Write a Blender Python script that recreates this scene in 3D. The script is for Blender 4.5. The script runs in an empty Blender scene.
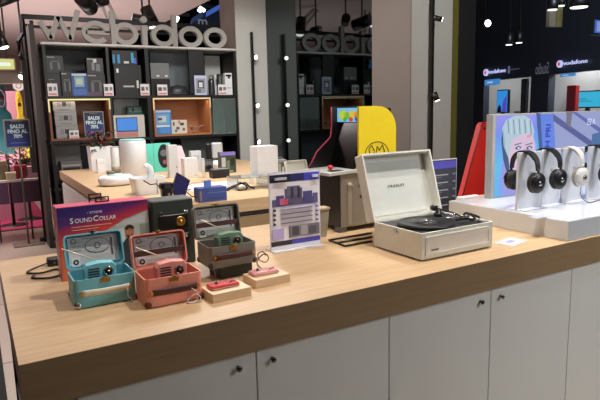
import bpy, bmesh, math, random
from mathutils import Vector, Matrix
random.seed(7)
PI = math.pi
SC = bpy.context.scene
COL = SC.collection
Z0 = 0.92          # counter top above the floor; coordinates below are relative to the counter top
H = 0.53           # eye above the counter top

# ---------------------------------------------------------------- camera
F = 556.0
def _d(x, y): return Vector((x-300, -(y-200), -F))
VX = _d(1265, 87).normalized()
VY = _d(-31, 118); VY = (VY - VX*VX.dot(VY)).normalized()
VZ = VX.cross(VY)
R3 = Matrix((VX, VY, VZ))
def ray(x, y): return R3 @ _d(x, y)
EYE = Vector((0, 0, H))
def at(x, y, Y):                      # point seen at a pixel, on the vertical plane y=Y
    r = ray(x, y); return EYE + r*(Y/r.y)
def atx(x, y, X):
    r = ray(x, y); return EYE + r*(X/r.x)
def gr(x, y, z=0.0):                  # point seen at a pixel, on a horizontal plane
    r = ray(x, y); return EYE + r*((z-H)/r.z)
cam = bpy.data.cameras.new('camera'); co = bpy.data.objects.new('camera', cam); COL.objects.link(co)
co.matrix_world = Matrix.Translation((0, 0, H+Z0)) @ R3.to_4x4()
cam.sensor_width = 36; cam.lens = F/600*36; cam.clip_end = 200; cam.clip_start = .02
SC.camera = co
SC.view_settings.view_transform = 'Standard'; SC.view_settings.look = 'None'
SC.view_settings.gamma = 1; SC.view_settings.use_curve_mapping = False
SC.view_settings.exposure = 0

# ---------------------------------------------------------------- materials
def lin(v): v /= 255.; return v/12.92 if v <= .04045 else ((v+.055)/1.055)**2.4
def rgb(c): return tuple(lin(v) for v in c)+(1,)
_m = {}
def mat(c, rough=.5, metal=0, emit=0, alpha=None, var=.06, bump=0, scale=30, trans=0, spec=.5, coat=0):
    key = (tuple(c), rough, metal, emit, var, bump, scale, trans, spec, coat)
    if key in _m: return _m[key]
    m = bpy.data.materials.new('mat_%d' % len(_m)); m.use_nodes = True
    nt = m.node_tree; b = nt.nodes['Principled BSDF']
    b.inputs['Roughness'].default_value = rough; b.inputs['Metallic'].default_value = metal
    b.inputs['Specular IOR Level'].default_value = spec; b.inputs['Coat Weight'].default_value = coat
    if trans: b.inputs['Transmission Weight'].default_value = trans
    col = rgb(c)
    if emit:
        b.inputs['Base Color'].default_value = (0.02, .02, .02, 1)
        b.inputs['Emission Color'].default_value = col; b.inputs['Emission Strength'].default_value = emit
    elif var:
        tc = nt.nodes.new('ShaderNodeTexCoord'); n = nt.nodes.new('ShaderNodeTexNoise'); n.inputs['Scale'].default_value = scale
        n.inputs['Detail'].default_value = 4
        mx = nt.nodes.new('ShaderNodeMix'); mx.data_type = 'RGBA'
        mx.inputs[6].default_value = tuple(v*(1-var) for v in col[:3])+(1,); mx.inputs[7].default_value = tuple(min(1, v*(1+var)) for v in col[:3])+(1,)
        nt.links.new(tc.outputs['Object'], n.inputs['Vector']); nt.links.new(n.outputs['Fac'], mx.inputs[0])
        nt.links.new(mx.outputs[2], b.inputs['Base Color'])
        if bump:
            bp = nt.nodes.new('ShaderNodeBump'); bp.inputs['Strength'].default_value = bump; bp.inputs['Distance'].default_value = .002
            n2 = nt.nodes.new('ShaderNodeTexNoise'); n2.inputs['Scale'].default_value = scale*12
            nt.links.new(tc.outputs['Object'], n2.inputs['Vector']); nt.links.new(n2.outputs['Fac'], bp.inputs['Height']); nt.links.new(bp.outputs[0], b.inputs['Normal'])
    else: b.inputs['Base Color'].default_value = col
    _m[key] = m; return m
def wood(c1, c2, sc=(1.2, 14, 14), rough=.45, name='wood'):
    m = bpy.data.materials.new(name); m.use_nodes = True; nt = m.node_tree; b = nt.nodes['Principled BSDF']
    tc = nt.nodes.new('ShaderNodeTexCoord'); mp = nt.nodes.new('ShaderNodeMapping'); mp.inputs['Scale'].default_value = sc
    n = nt.nodes.new('ShaderNodeTexNoise'); n.inputs['Scale'].default_value = 5; n.inputs['Detail'].default_value = 8; n.inputs['Roughness'].default_value = .6; n.inputs['Distortion'].default_value = .6
    cr = nt.nodes.new('ShaderNodeValToRGB'); cr.color_ramp.elements[0].color = rgb(c1); cr.color_ramp.elements[1].color = rgb(c2)
    cr.color_ramp.elements[0].position = .3; cr.color_ramp.elements[1].position = .7
    nt.links.new(tc.outputs['Object'], mp.inputs[0]); nt.links.new(mp.outputs[0], n.inputs['Vector']); nt.links.new(n.outputs['Fac'], cr.inputs[0])
    nt.links.new(cr.outputs[0], b.inputs['Base Color']); b.inputs['Roughness'].default_value = rough
    return m
def tiles(c1, c2, w=1.2, rough=.35):
    m = bpy.data.materials.new('floor_tiles'); m.use_nodes = True; nt = m.node_tree; b = nt.nodes['Principled BSDF']
    tc = nt.nodes.new('ShaderNodeTexCoord'); br = nt.nodes.new('ShaderNodeTexBrick'); br.offset = 0
    br.inputs['Scale'].default_value = 1; br.inputs['Brick Width'].default_value = w; br.inputs['Row Height'].default_value = w
    br.inputs['Mortar Size'].default_value = .006; br.inputs['Color1'].default_value = rgb(c1); br.inputs['Color2'].default_value = rgb(c2)
    br.inputs['Mortar'].default_value = rgb((70, 62, 55))
    nt.links.new(tc.outputs['Object'], br.inputs['Vector']); nt.links.new(br.outputs['Color'], b.inputs['Base Color']); b.inputs['Roughness'].default_value = rough
    return m
EDGE = wood((146, 120, 88), (160, 133, 99), name='pale_oak_shaded')  # darker copy of the worktop oak, shade on its front painted in
WOOD = wood((190, 158, 118), (210, 180, 142), name='pale_oak')
WOOD_NICHE = wood((112, 66, 42), (140, 86, 56), name='red_brown_wood')
WOOD_NICHE2 = wood((160, 104, 66), (186, 126, 82), name='orange_wood')
BEECH = wood((226, 196, 158), (240, 214, 180), (3, 20, 20), name='beech')
WHITE = mat((226, 228, 230), .45); CAB = mat((232, 232, 228), .4, scale=3, var=.03)
BLACK = mat((18, 18, 20), .4); BLACKM = mat((16, 16, 17), .35, .0, var=0)
DGREY = mat((48, 50, 54), .5); CHROME = mat((190, 190, 192), .2, 1, var=0); GOLD = mat((190, 150, 80), .28, 1, var=0)
GREY = mat((128, 128, 126), .5)
GLASS = mat((235, 245, 242), .03, trans=1, var=0)

# ---------------------------------------------------------------- mesh builder
class MB:
    def __init__(s): s.bm = bmesh.new(); s.M = Matrix.Identity(4); s.mats = []
    def mi(s, m):
        if m is None: return 0
        if m not in s.mats: s.mats.append(m)
        return s.mats.index(m)
    def _v(s, p): return s.bm.verts.new(s.M @ Vector(p))
    def _f(s, vs, m, smooth=False):
        try: f = s.bm.faces.new(vs)
        except ValueError: return
        f.material_index = m; f.smooth = smooth
    def box(s, x0, x1, y0, y1, z0, z1, m=None, bev=0):
        m = s.mi(m)
        if bev:
            w, d = x1-x0, y1-y0; b = min(bev, w*.45, d*.45, (z1-z0)*.45)
            old = s.M; s.M = old @ Matrix.Translation(((x0+x1)/2, (y0+y1)/2, 0))
            s._loft([rrect(w-2*b, d-2*b, b*.3, 1, z0)]+[rrect(w-2*b*(1-math.sin(a)), d-2*b*(1-math.sin(a)), b, 3, z0+b*(1-math.cos(a))) for a in (PI/6, PI/3, PI/2)]
                    + [rrect(w-2*b*(1-math.cos(a)), d-2*b*(1-math.cos(a)), b, 3, z1-b*(1-math.sin(a))) for a in (0, PI/6, PI/3)]+[rrect(w-2*b, d-2*b, b*.3, 1, z1)] if False else
                    [rrect(w-b, d-b, b, 3, z0), rrect(w, d, b, 3, z0+b*.6), rrect(w, d, b, 3, z1-b*.6), rrect(w-b, d-b, b, 3, z1)], m)
            s.M = old; return s
        v = [s._v(p) for p in ((x0,y0,z0),(x1,y0,z0),(x1,y1,z0),(x0,y1,z0),(x0,y0,z1),(x1,y0,z1),(x1,y1,z1),(x0,y1,z1))]
        for q in ((3,2,1,0),(4,5,6,7),(0,1,5,4),(1,2,6,5),(2,3,7,6),(3,0,4,7)): s._f([v[i] for i in q], m)
        return s
    def _loft(s, rings, m, cap=True, smooth=False, close=False):
        R = [[s._v(p) for p in r] for r in rings]; n = len(R[0])
        prs = list(zip(R, R[1:])) + ([(R[-1], R[0])] if close else [])
        for a, b in prs:
            for i in range(n): s._f([a[i], a[(i+1) % n], b[(i+1) % n], b[i]], m, smooth)
        if cap and not close: s._f(R[0][::-1], m); s._f(R[-1], m)
        return s
    def loft(s, rings, m=None, **k): return s._loft(rings, s.mi(m), **k)
    def lathe(s, prof, m=None, seg=24, smooth=True, c=(0, 0)):
        return s._loft([[(c[0]+max(r, 1e-5)*math.cos(2*PI*i/seg), c[1]+max(r, 1e-5)*math.sin(2*PI*i/seg), z) for i in range(seg)] for r, z in prof], s.mi(m), smooth=smooth)
    def tube(s, pts, r, m=None, seg=8, smooth=True, closed=False, flat=1.0, up=Vector((0, 0, 1))):
        m = s.mi(m); pts = [Vector(p) for p in pts]; n = len(pts); rings = []
        rr = r if isinstance(r, (list, tuple)) else [r]*n
        for i, p in enumerate(pts):
            a = pts[(i-1) % n] if (closed or i > 0) else p; b = pts[(i+1) % n] if (closed or i < n-1) else p
            t = (b-a).normalized() if (b-a).length > 1e-9 else Vector((0, 0, 1))
            u = up.cross(t)
            if u.length < 1e-3: u = Vector((1, 0, 0)).cross(t)
            if u.length < 1e-3: u = Vector((0, 1, 0)).cross(t)
            u.normalize(); w = t.cross(u)
            rings.append([p+u*rr[i]*math.cos(2*PI*k/seg)+w*rr[i]*flat*math.sin(2*PI*k/seg) for k in range(seg)])
        return s._loft(rings, m, smooth=smooth, close=closed)
    def cyl(s, p0, p1, r, m=None, seg=20, r1=None):
        return s.tube([p0, p1], [r, r if r1 is None else r1], m, seg=seg, smooth=True)
    def prism(s, poly, y0, y1, m=None):          # poly in x,z, extruded in y
        return s._loft([[(x, y0, z) for x, z in poly], [(x, y1, z) for x, z in poly]], s.mi(m))
    def prismx(s, poly, x0, x1, m=None):          # poly in y,z
        return s._loft([[(x0, y, z) for y, z in poly], [(x1, y, z) for y, z in poly]], s.mi(m))
    def ring(s, cx, cz, rx, rz, t, y0, y1, m=None, a0=0, a1=2*PI, seg=40):   # flat ring stroke in xz
        full = abs(a1-a0-2*PI) < 1e-6; n = seg; out = []
        for i in range(n if full else n+1):
            a = a0+(a1-a0)*i/n; c, q = math.cos(a), math.sin(a)
            out.append([(cx+rx*c, y0, cz+rz*q), (cx+rx*c, y1, cz+rz*q), (cx+(rx-t)*c, y1, cz+(rz-t)*q), (cx+(rx-t)*c, y0, cz+(rz-t)*q)])
        return s._loft(out, s.mi(m), close=full)
    def ball(s, c, r, m=None, seg=16, sc=(1, 1, 1)):
        rings = []
        for j in range(1, 10):
            a = -PI/2+PI*j/10
            rings.append([(c[0]+sc[0]*r*math.cos(a)*math.cos(2*PI*i/seg), c[1]+sc[1]*r*math.cos(a)*math.sin(2*PI*i/seg), c[2]+sc[2]*r*math.sin(a)) for i in range(seg)])
        return s._loft(rings, s.mi(m), smooth=True)
    def mesh(s, name, default):
        me = bpy.data.meshes.new(name); bmesh.ops.recalc_face_normals(s.bm, faces=s.bm.faces); s.bm.to_mesh(me); s.bm.free()
        for m in (s.mats or [default]): me.materials.append(m)
        return me
def rrect(w, d, r, n, z):
    r = min(r, w*.499, d*.499); o = []
    for cx, cy, a in ((w/2-r, d/2-r, 0), (-w/2+r, d/2-r, PI/2), (-w/2+r, -d/2+r, PI), (w/2-r, -d/2+r, 1.5*PI)):
        for i in range(n+1):
            t = a+PI/2*i/n; o.append((cx+r*math.cos(t), cy+r*math.sin(t), z))
    return o
def part(name, mb, m, parent, label=None, rot=None, loc=None):
    o = bpy.data.objects.new(name, mb.mesh(name, m)); COL.objects.link(o); o.parent = parent
    if label: o['label'] = label
    if rot: o.rotation_euler = rot
    if loc: o.location = loc
    return o
def tag(o, label, cat, group=None, kind=None):
    o['label'] = label; o['category'] = cat
    if group: o['group'] = group
    if kind: o['kind'] = kind
    return o
def thing(name, loc, label, cat, group=None, rz=0):
    o = bpy.data.objects.new(name, None); COL.objects.link(o); o.empty_display_size = .05
    o.location = (loc[0], loc[1], loc[2]+Z0); o.rotation_euler = (0, 0, rz)
    return tag(o, label, cat, group)
def single(name, mb, m, loc, label, cat, group=None, rz=0, kind=None):
    o = bpy.data.objects.new(name, mb.mesh(name, m)); COL.objects.link(o)
    o.location = (loc[0], loc[1], loc[2]+Z0); o.rotation_euler = (0, 0, rz)
    return tag(o, label, cat, group, kind)
def struct(name, mb, m):
    o = bpy.data.objects.new(name, mb.mesh(name, m)); COL.objects.link(o); o.location = (0, 0, Z0); o['kind'] = 'structure'; return o
def text(name, s, size, m, parent, loc, rot=(PI/2, 0, 0), ext=.0006, ax='CENTER', spacing=1.0, bold=0, label=None, sx=1.0):
    c = bpy.data.curves.new(name, 'FONT'); c.body = s; c.size = size; c.extrude = ext; c.align_x = ax; c.align_y = 'CENTER'
    c.space_character = spacing; c.offset = bold; c.resolution_u = 3; c.space_line = .85
    t = bpy.data.objects.new('t', c); COL.objects.link(t); bpy.context.view_layer.update()
    me = bpy.data.meshes.new_from_object(t.evaluated_get(bpy.context.evaluated_depsgraph_get())); bpy.data.objects.remove(t)
    me.materials.clear(); me.materials.append(m); me.name = name
    o = bpy.data.objects.new(name, me); COL.objects.link(o); o.parent = parent
    o.location = loc if parent else (loc[0], loc[1], loc[2]+Z0); o.rotation_euler = rot; o.scale = (sx, 1, 1)
    if label: o['label'] = label
    return o
def art(name, parent, rects, y, label=None, rot=None, loc=None, M=None):
    # flat printed artwork on a face looking towards -y; rects = (x0, z0, x1, z1, colour)
    mb = MB()
    if M: mb.M = M
    for i, (x0, z0, x1, z1, c) in enumerate(rects):
        mb.box(x0, x1, y-.0003*(i+1)-.0002, y, z0, z1, c if not isinstance(c, tuple) else mat(c, .4, var=0))
    return part(name, mb, None, parent, label, rot, loc)

# ---------------------------------------------------------------- setting
CX0 = .036
struct('floor', MB().box(-9, 26, -4, 22, -.98, -.92), tiles((176, 164, 150), (168, 156, 142)))
CEIL = mat((206, 184, 180), .8, var=.05, scale=1.5)
struct('ceiling', MB().box(-9, 3.3, -4, 20, 2.2, 2.3), CEIL)
struct('wall_back', MB().box(-9, 3.3, 17.5, 17.7, -.92, 2.2), mat((150, 128, 124), .8))
struct('wall_left', MB().box(-9.2, -9, -4, 20, -.92, 3.2), mat((120, 105, 100), .8))
struct('wall_rear', MB().box(-9.2, 26, -4.2, -4, -.92, 6), mat((62, 60, 60), .8))
# mall beyond the shop: high dark ceiling with a blue lit band
struct('ceiling_mall', MB().box(3.3, 40, -4, 40, 4.6, 4.7), mat((18, 19, 23), .7))
struct('wall_mall', MB().box(-9, 40, 39, 39.2, -.92, 4.6), mat((16, 18, 22), .7))
struct('floor_mall', MB().box(26, 40, -4, 40, -.98, -.92).box(-9, 26, 22, 40, -.98, -.92), mat((60, 58, 56), .4))
# mirror-dark glass wall between the two pillars
MX = 3.35
mir = bpy.data.materials.new('black_glass'); mir.use_nodes = True; b = mir.node_tree.nodes['Principled BSDF']
b.inputs['Base Color'].default_value = (.085, .105, .11, 1); b.inputs['Metallic'].default_value = 1; b.inputs['Roughness'].default_value = .025
struct('wall_glass', MB().box(MX, MX+.04, 4.33, 6.5, -.92, 2.6), mir)
PIL = mat((188, 188, 182), .6, var=.03, scale=4)
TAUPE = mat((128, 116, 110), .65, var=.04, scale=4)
p = MB(); p.box(2.925, MX-.002, 6.5, 6.96, -.92, 3.2, PIL)
pl = struct('wall_pillar', p, None)
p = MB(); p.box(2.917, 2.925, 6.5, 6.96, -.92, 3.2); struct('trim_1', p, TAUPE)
p = MB(); x1 = at(452, 50, 3.79).x; p.box(MX+.01, x1, 3.79, 4.33, -.92, 3.2); struct('wall_pillar_near', p, PIL)
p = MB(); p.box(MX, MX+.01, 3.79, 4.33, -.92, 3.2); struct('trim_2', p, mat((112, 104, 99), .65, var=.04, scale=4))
x2 = at(458, 50, 3.8).x; x3 = at(475, 50, 3.8).x
struct('trim_3', MB().box(x1, x2, 3.8, 3.95, -.92, 3.2), mat((104, 100, 40), .5))
struct('trim_4', MB().box(x2, x3, 3.8, 3.9, -.92, 3.2), mat((34, 35, 36), .5))

# ---------------------------------------------------------------- front counter
cnt = thing('display_counter', (2.0, 1.8, -.92), 'long white shop counter with a thick pale wood top and white doors', 'counter')
def C(mb): mb.M = Matrix.Translation((-2.0, -1.8, .92)); return mb
YF = 1.287; YB = 2.31
m = C(MB()); m.box(CX0, 4.2, YF+.0012, YB, -.108, 0, bev=.001); part('worktop', m, WOOD, cnt)
m = C(MB()); m.box(CX0, 4.2, YF, YF+.0012, -.108, -.0008); part('shaded_front', m, EDGE, cnt, 'front edge with its shade painted in darker brown')
m = C(MB()); m.box(.10, 4.15, YF+.035, YB-.03, -.85, -.109); part('carcass', m, CAB, cnt)
m = C(MB()); m.box(.12, 4.1, YF+.08, YB-.08, -.92, -.85); part('plinth', m, BLACK, cnt)
m = C(MB()); m.box(.047, .066, YF+.01, YF+.03, -.92, -.108); m.box(.047, .066, YB-.03, YB-.01, -.92, -.108); m.box(.05, .062, YF+.03, YB-.03, -.5, -.47); part('metal_frame', m, mat((50, 52, 54), .35, .7), cnt)
knobs = [(.55, 0), (.653, 1), (1.477, 2), (1.582, 3)]
for i in range(9):
    a = .607+.4635*(i-1) if i else .147
    if a < 0: a = .1
    b2 = .607+.4635*i
    if i == 0: a = .147
    m = C(MB()); m.box(a+.002, b2-.002, YF+.013, YF+.033, -.84, -.112, bev=.0015)
    d = part('door', m, CAB, cnt)
    kx = b2-.055 if i % 2 == 0 else a+.048
    k = C(MB()); kz = -.148
    k.M = k.M @ Matrix.Translation((kx, YF+.013, kz)) @ Matrix.Rotation(PI/2, 4, 'X')
    k.lathe([(.0, 0), (.006, 0), (.004, .002), (.004, .006), (.0075, .009), (.0085, .012), (.006, .015), (0, .016)], seg=20)
    part('knob', k, mat((110, 108, 106), .18, 1, var=0), d, 'dark chrome knob')

m = MB(); m.box(-.75, .62, -1.5, 2.3, 0, .012, bev=.004); single('floor_mat', m, mat((14, 14, 15), .85, bump=.4), (-.60, 2.0, -.92), 'black mat on the floor left of the long counter', 'mat')
# ---------------------------------------------------------------- radio carrying cases
def shell(mb, w, d, h, t, r, m=None):
    mb.loft([rrect(w-2*t, d-2*t, r, 4, 0), rrect(w, d, r, 4, .003), rrect(w, d, r, 4, h), rrect(w-2*t, d-2*t, max(r-t, .001), 4, h), rrect(w-2*t, d-2*t, max(r-t, .001), 4, t)], m)
def radio_case(X, Yf, z, W, D, body_c, strap_m, inner_c, label, radio_c, rlabel, clabel, lid_strap=True, tilt=12, corner=CHROME, hb=.082, rdx=.004, lhs=.86):
    t = thing('radio_case', (X+W/2, Yf+D/2, z), label, 'case', 'miniature suitcases with radios')
    bm_ = mat(body_c, .45, bump=.3, scale=60)
    m = MB(); shell(m, W, D, hb, .004, .012); part('body', m, bm_, t)
    m = MB(); m.M = Matrix.Translation((0, 0, .0045)); m.loft([rrect(W-.010, D-.010, .009, 4, 0), rrect(W-.010, D-.010, .009, 4, .003)]); part('lining', m, mat(inner_c, .9), t)
    # lid: built lying in xz, opening looks to -y
    ML = Matrix.Translation((0, D/2-.002, hb+.001)) @ Matrix.Rotation(-math.radians(tilt), 4, 'X')
    LH = D*lhs; LD = .026
    m = MB(); m.M = ML @ Matrix.Translation((0, LD, LH/2)) @ Matrix.Rotation(PI/2, 4, 'X'); shell(m, W, LH, LD, .004, .014); lid = part('lid', m, bm_, t)
    m = MB(); m.M = ML; m.box(-W/2+.012, W/2-.012, LD-.008, LD-.0055, .012, LH-.010); part('insert_card', m, mat((205, 208, 208), .6), lid)
    m = MB(); m.M = ML; y0 = LD-.009; ink = mat((90, 92, 96), .6, var=0)
    m.ring(.012, LH*.62, .036, .022, .0016, y0, y0+.001, ink, seg=24); m.ring(.012, LH*.62, .009, .009, .002, y0, y0+.001, ink, seg=16)
    m.box(-.03, .055, y0, y0+.001, LH*.84, LH*.852, ink)
    for q in range(3): m.box(-.062, -.036, y0, y0+.001, LH*.52+q*.013, LH*.53+q*.013, ink)
    m.ring(-.055, LH*.8, .008, .008, .002, y0, y0+.001, ink, seg=12)
    m.box(.05, .056, y0, y0+.001, LH*.3, LH*.8, ink)
    part('line_drawing', m, None, lid, 'grey line drawing printed on the card')
    if lid_strap:
        m = MB(); m.M = ML; m.box(-W/2+.004, W/2-.004, .004, .0075, LH*.36, LH*.36+.016, bev=.001); part('lid_strap', m, strap_m, lid)
    m = MB(); m.M = ML; cy0 = LD-.0096; m.box(-W/2+.018, -W/2+.042, cy0, cy0+.001, .008, LH*.34, mat((225, 225, 222), .6)); m.ring(-W/2+.03, LH*.2, .008, .008, .004, cy0-.001, cy0+.0004, BLACK, seg=16)
    part('leaflet', m, None, lid)
    m = MB(); m.M = ML @ Matrix.Translation((0, 0, LH)); m.box(-.012, .012, .002, .012, -.001, .004, bev=.001); m.box(-.005, .005, -.001, .004, -.004, .006, bev=.001); part('clasp', m, CHROME if lid_strap is False else GOLD, lid)
    m = MB(); m.box(-.013, .013, -D/2-.003, -D/2+.001, hb-.014, hb-.003, bev=.001); m.box(-.006, .006, -D/2-.005, -D/2, hb-.009, hb+.002, bev=.001); part('latch', m, GOLD, t)
    m = MB(); n = 12
    pts = [(-.064+.128*i/n, -D/2-.0035-.004*math.sin(PI*i/n), hb*.53) for i in range(n+1)]
    m.tube(pts, .0092, seg=8, flat=.3, up=Vector((0, 1, 0))); h = part('handle', m, strap_m, t)
    for s in (-1, 1): m = MB(); m.cyl((s*.066, -D/2+.001, hb*.53), (s*.066, -D/2-.007, hb*.53), .005, seg=14); part('rivet', m, GOLD, h)
    for sx in (-1, 1):
        for sy in (-1, 1):
            m = MB(); m.ball((sx*(W/2-.008), sy*(D/2-.008), .009), .0115, seg=12); part('corner_guard', m, corner, t)
    # radio
    rw, rd, rh = .088, .034, .050
    rt = thing('radio', (X+W/2+rdx, Yf+D/2-.012, z+.008-(.082-hb)), rlabel, 'radio', 'miniature radios in suitcases')
    m = MB(); m.M = Matrix.Translation((0, 0, .082))
    prof = [(-rw/2, -rh/2), (rw/2, -rh/2), (rw/2+.001, rh*.25), (rw/2-.007, rh/2-.002), (0, rh/2+.002), (-rw/2+.007, rh/2-.002), (-rw/2-.001, rh*.25)]
    def pr(sh): return [(x*sh, z_*sh) for x, z_ in prof]
    m.loft([[(x, -rd/2, z_) for x, z_ in pr(.94)], [(x, -rd/2+.003, z_) for x, z_ in pr(1)], [(x, rd/2-.003, z_) for x, z_ in pr(1)], [(x, rd/2, z_) for x, z_ in pr(.94)]])
    part('housing', m, mat(radio_c, .4), rt)
    m = MB(); m.box(-rw/2+.006, rw/2-.006, -rd/2, rd/2, .000, .058); part('stand', m, mat(tuple(int(v*.8) for v in radio_c), .6), rt)
    m = MB()
    for q in range(4): m.box(-.033, -.002, -rd/2-.0012, -rd/2+.001, .068+q*.0075, .0715+q*.0075, bev=.0005)
    part('speaker_grille', m, mat((40, 36, 36), .6), rt)
    m = MB(); m.M = Matrix.Translation((.022, -rd/2, .081)) @ Matrix.Rotation(PI/2, 4, 'X')
    m.lathe([(0, 0), (.0135, 0), (.0135, .003), (.011, .004), (.0105, .003), (0, .003)], CHROME); m.lathe([(0, .003), (.0095, .003), (.0095, .0034), (0, .0034)], mat((40, 34, 30), .4)); m.lathe([(0, .003), (.004, .003), (.003, .008), (0, .009)], GOLD, seg=14)
    part('tuning_dial', m, None, rt, 'round metallic dial')
    m = MB(); m.cyl((-.0, rd/2+.001, .107), (-.092, rd/2-.02, .158), .0019, seg=8); m.cyl((.012, rd/2+.002, .100), (-.0, rd/2+.001, .107), .002, seg=8); m.ball((-.093, rd/2-.02, .1585), .0024, seg=8)
    part('antenna', m, mat((222, 212, 188), .35, .4), rt, 'silver telescopic antenna')
    return t
BRN = mat((72, 38, 32), .5); CREAM = mat((226, 220, 200), .5)
radio_case(.198, 1.58, 0, .167, .12, (124, 200, 216), CREAM, (70, 130, 150), 'light blue miniature suitcase, open, leftmost on the wooden counter', (130, 208, 222), 'light blue radio inside the blue suitcase', '', lid_strap=False, rdx=-.006)
radio_case(.365, 1.475, 0, .163, .118, (242, 158, 140), BRN, (150, 96, 84), 'salmon pink miniature suitcase, open, with dark brown strap', (240, 160, 152), 'salmon pink radio inside the pink suitcase', '', corner=mat((110, 60, 40), .4))
# riser + grey case
m = MB(); m.box(-.05, .065, -.05, .045, 0, .040, bev=.003); single('display_riser', m, mat((34, 40, 34), .5), (.69, 1.67, 0), 'dark riser block under the grey miniature suitcase', 'riser')
radio_case(.603, 1.605, .0405, .163, .118, (128, 126, 116), BRN, (70, 66, 60), 'dark grey miniature suitcase, open, raised behind the wooden blocks', (118, 152, 128), 'sage green radio inside the grey suitcase', '', corner=mat((70, 62, 54), .4), tilt=9, hb=.070, lhs=.95)
# security cords
def cord(pts, r, m, loc, label, name='security_cord'):
    mb = MB(); P = [Vector(p) for p in pts]; out = []
    for i in range(len(P)-1):
        p0 = P[max(i-1, 0)]; p1 = P[i]; p2 = P[i+1]; p3 = P[min(i+2, len(P)-1)]
        for k in range(6):
            t = k/6; out.append(.5*((2*p1)+(-p0+p2)*t+(2*p0-5*p1+4*p2-p3)*t*t+(-p0+3*p1-3*p2+p3)*t**3))
    out.append(P[-1]); mb.tube(out, r, seg=6)
    return single(name, mb, m, loc, label, 'cable')
WCORD = mat((225, 215, 205), .5)
cord([(0, 0, .042), (.004, -.008, .035), (.002, -.009, .02), (.012, -.014, .006), (.006, -.016, .002), (.002, -.004, .002)], .0014, WCORD, (.335, 1.578, 0), 'white cord hanging from the blue suitcase front')
cord([(0, 0, .042), (.01, -.008, .036), (.022, -.014, .02), (.012, -.018, .004), (-.01, -.02, .003), (-.008, -.014, .012), (.012, -.016, .024), (.026, -.018, .012), (.016, -.024, .002), (-.014, -.016, .002)], .0014, WCORD, (.487, 1.473, 0), 'white looped cord at the right of the pink suitcase')

# wooden blocks with small players
def block(cx, cy, w, d, h, rz, label, col, plabel, screen):
    m = MB(); m.box(-w/2, w/2, -d/2, d/2, 0, h, bev=.002); single('wooden_block', m, BEECH, (cx, cy, 0), label, 'block', 'wooden display blocks', rz)
    t = thing('pocket_radio', (cx-.006, cy+.008, h), plabel, 'gadget', 'pocket gadgets on wooden blocks', rz)
    m = MB(); m.box(-.044, .044, -.024, .024, 0, .011, bev=.005); part('body', m, mat(col, .3, coat=.5), t)
    m = MB(); m.box(-.03, .004, -.017, -.011, .011, .0122, bev=.0005); part('label_strip', m, mat(screen, .3), t)
    for q in range(3): m = MB(); m.cyl((.02+.008*q, -.006+.004*q, .011), (.02+.008*q, -.006+.004*q, .0145), .003, seg=10); part('button', m, CHROME, t)
    m = MB(); m.cyl((-.018, .004, .011), (-.018, .004, .018), .005, seg=12); m.cyl((-.018, .004, .018), (-.02, .02, .075), .0007, seg=5); part('security_tether', m, mat((150, 140, 130), .3, .7), t)
    m = MB(); m.box(-.044, .044, -.0245, -.0225, .003, .0055); part('trim_line', m, CHROME, t)
block(.594, 1.462, .122, .088, .026, math.radians(2), 'pale wooden block carrying the bright red gadget', (200, 30, 40), 'bright red oblong gadget on the left wooden block', (230, 90, 90))
block(.752, 1.512, .122, .088, .026, math.radians(2), 'pale wooden block carrying the light pink gadget', (228, 150, 150), 'light pink oblong gadget on the right wooden block', (240, 225, 220))
cord([(-.012, 0, .015), (-.02, .01, .03), (-.006, .012, .05), (.012, .01, .055), (.02, .008, .04), (.006, .006, .03), (-.014, .008, .042), (-.016, .008, .06), (.0, .01, .065), (.012, .01, .05)], .002, mat((150, 120, 100), .6), (.752, 1.525, .028), 'brown coiled tether standing on the pink gadget')

# ---------------------------------------------------------------- sound collar box
gm = bpy.data.materials.new('sunset_print'); gm.use_nodes = True; nt = gm.node_tree; b = nt.nodes['Principled BSDF']
tc = nt.nodes.new('ShaderNodeTexCoord'); sp = nt.nodes.new('ShaderNodeSeparateXYZ'); mth = nt.nodes.new('ShaderNodeMath'); mth.operation = 'MULTIPLY_ADD'; mth.inputs[1].default_value = -.22
cr = nt.nodes.new('ShaderNodeValToRGB'); E_ = cr.color_ramp.elements
nt.links.new(tc.outputs['Object'], sp.inputs[0]); nt.links.new(sp.outputs['X'], mth.inputs[0]); nt.links.new(sp.outputs['Z'], mth.inputs[2])
mr = nt.nodes.new('ShaderNodeMapRange'); mr.inputs[1].default_value = .10; mr.inputs[2].default_value = .25
nt.links.new(mth.outputs[0], mr.inputs[0]); nt.links.new(mr.outputs[0], cr.inputs[0]); nt.links.new(cr.outputs[0], b.inputs['Base Color'])
E_[0].position = 0; E_[0].color = rgb((225, 120, 90)); E_[1].position = 1; E_[1].color = rgb((52, 36, 110))
e = E_.new(.3); e.color = rgb((216, 78, 50)); e = E_.new(.58); e.color = rgb((170, 48, 78)); e = E_.new(.75); e.color = rgb((84, 36, 110))
b.inputs['Roughness'].default_value = .35
sb = thing('speaker_box', (.35, 1.925, 0), 'tall purple and orange product box behind the blue suitcase', 'box')
SW, SD, SH = .290, .075, .241
m = MB(); m.box(-SW/2, SW/2, -SD/2, SD/2, 0, SH, bev=.0015); part('carton', m, mat((190, 196, 200), .4), sb)
m = MB(); m.prism([(-SW/2+.001, .0), (-.09, .0), (-.06, .10), (.0, .15), (.06, .182), (SW/2-.001, .206), (SW/2-.001, SH-.001), (-SW/2+.001, SH-.001)], -SD/2-.0012, -SD/2); part('printed_band', m, gm, sb)
m = MB(); m.box(-SW/2, SW/2, -SD/2-.001, SD/2+.001, SH, SH+.0015); part('top_flap', m, mat((222, 96, 128), .4), sb, 'pink top face')
m = MB(); m.box(-SW/2-.0012, -SW/2, -SD/2, SD/2, 0, SH); part('side_print', m, mat((214, 120, 130), .4), sb)
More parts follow.
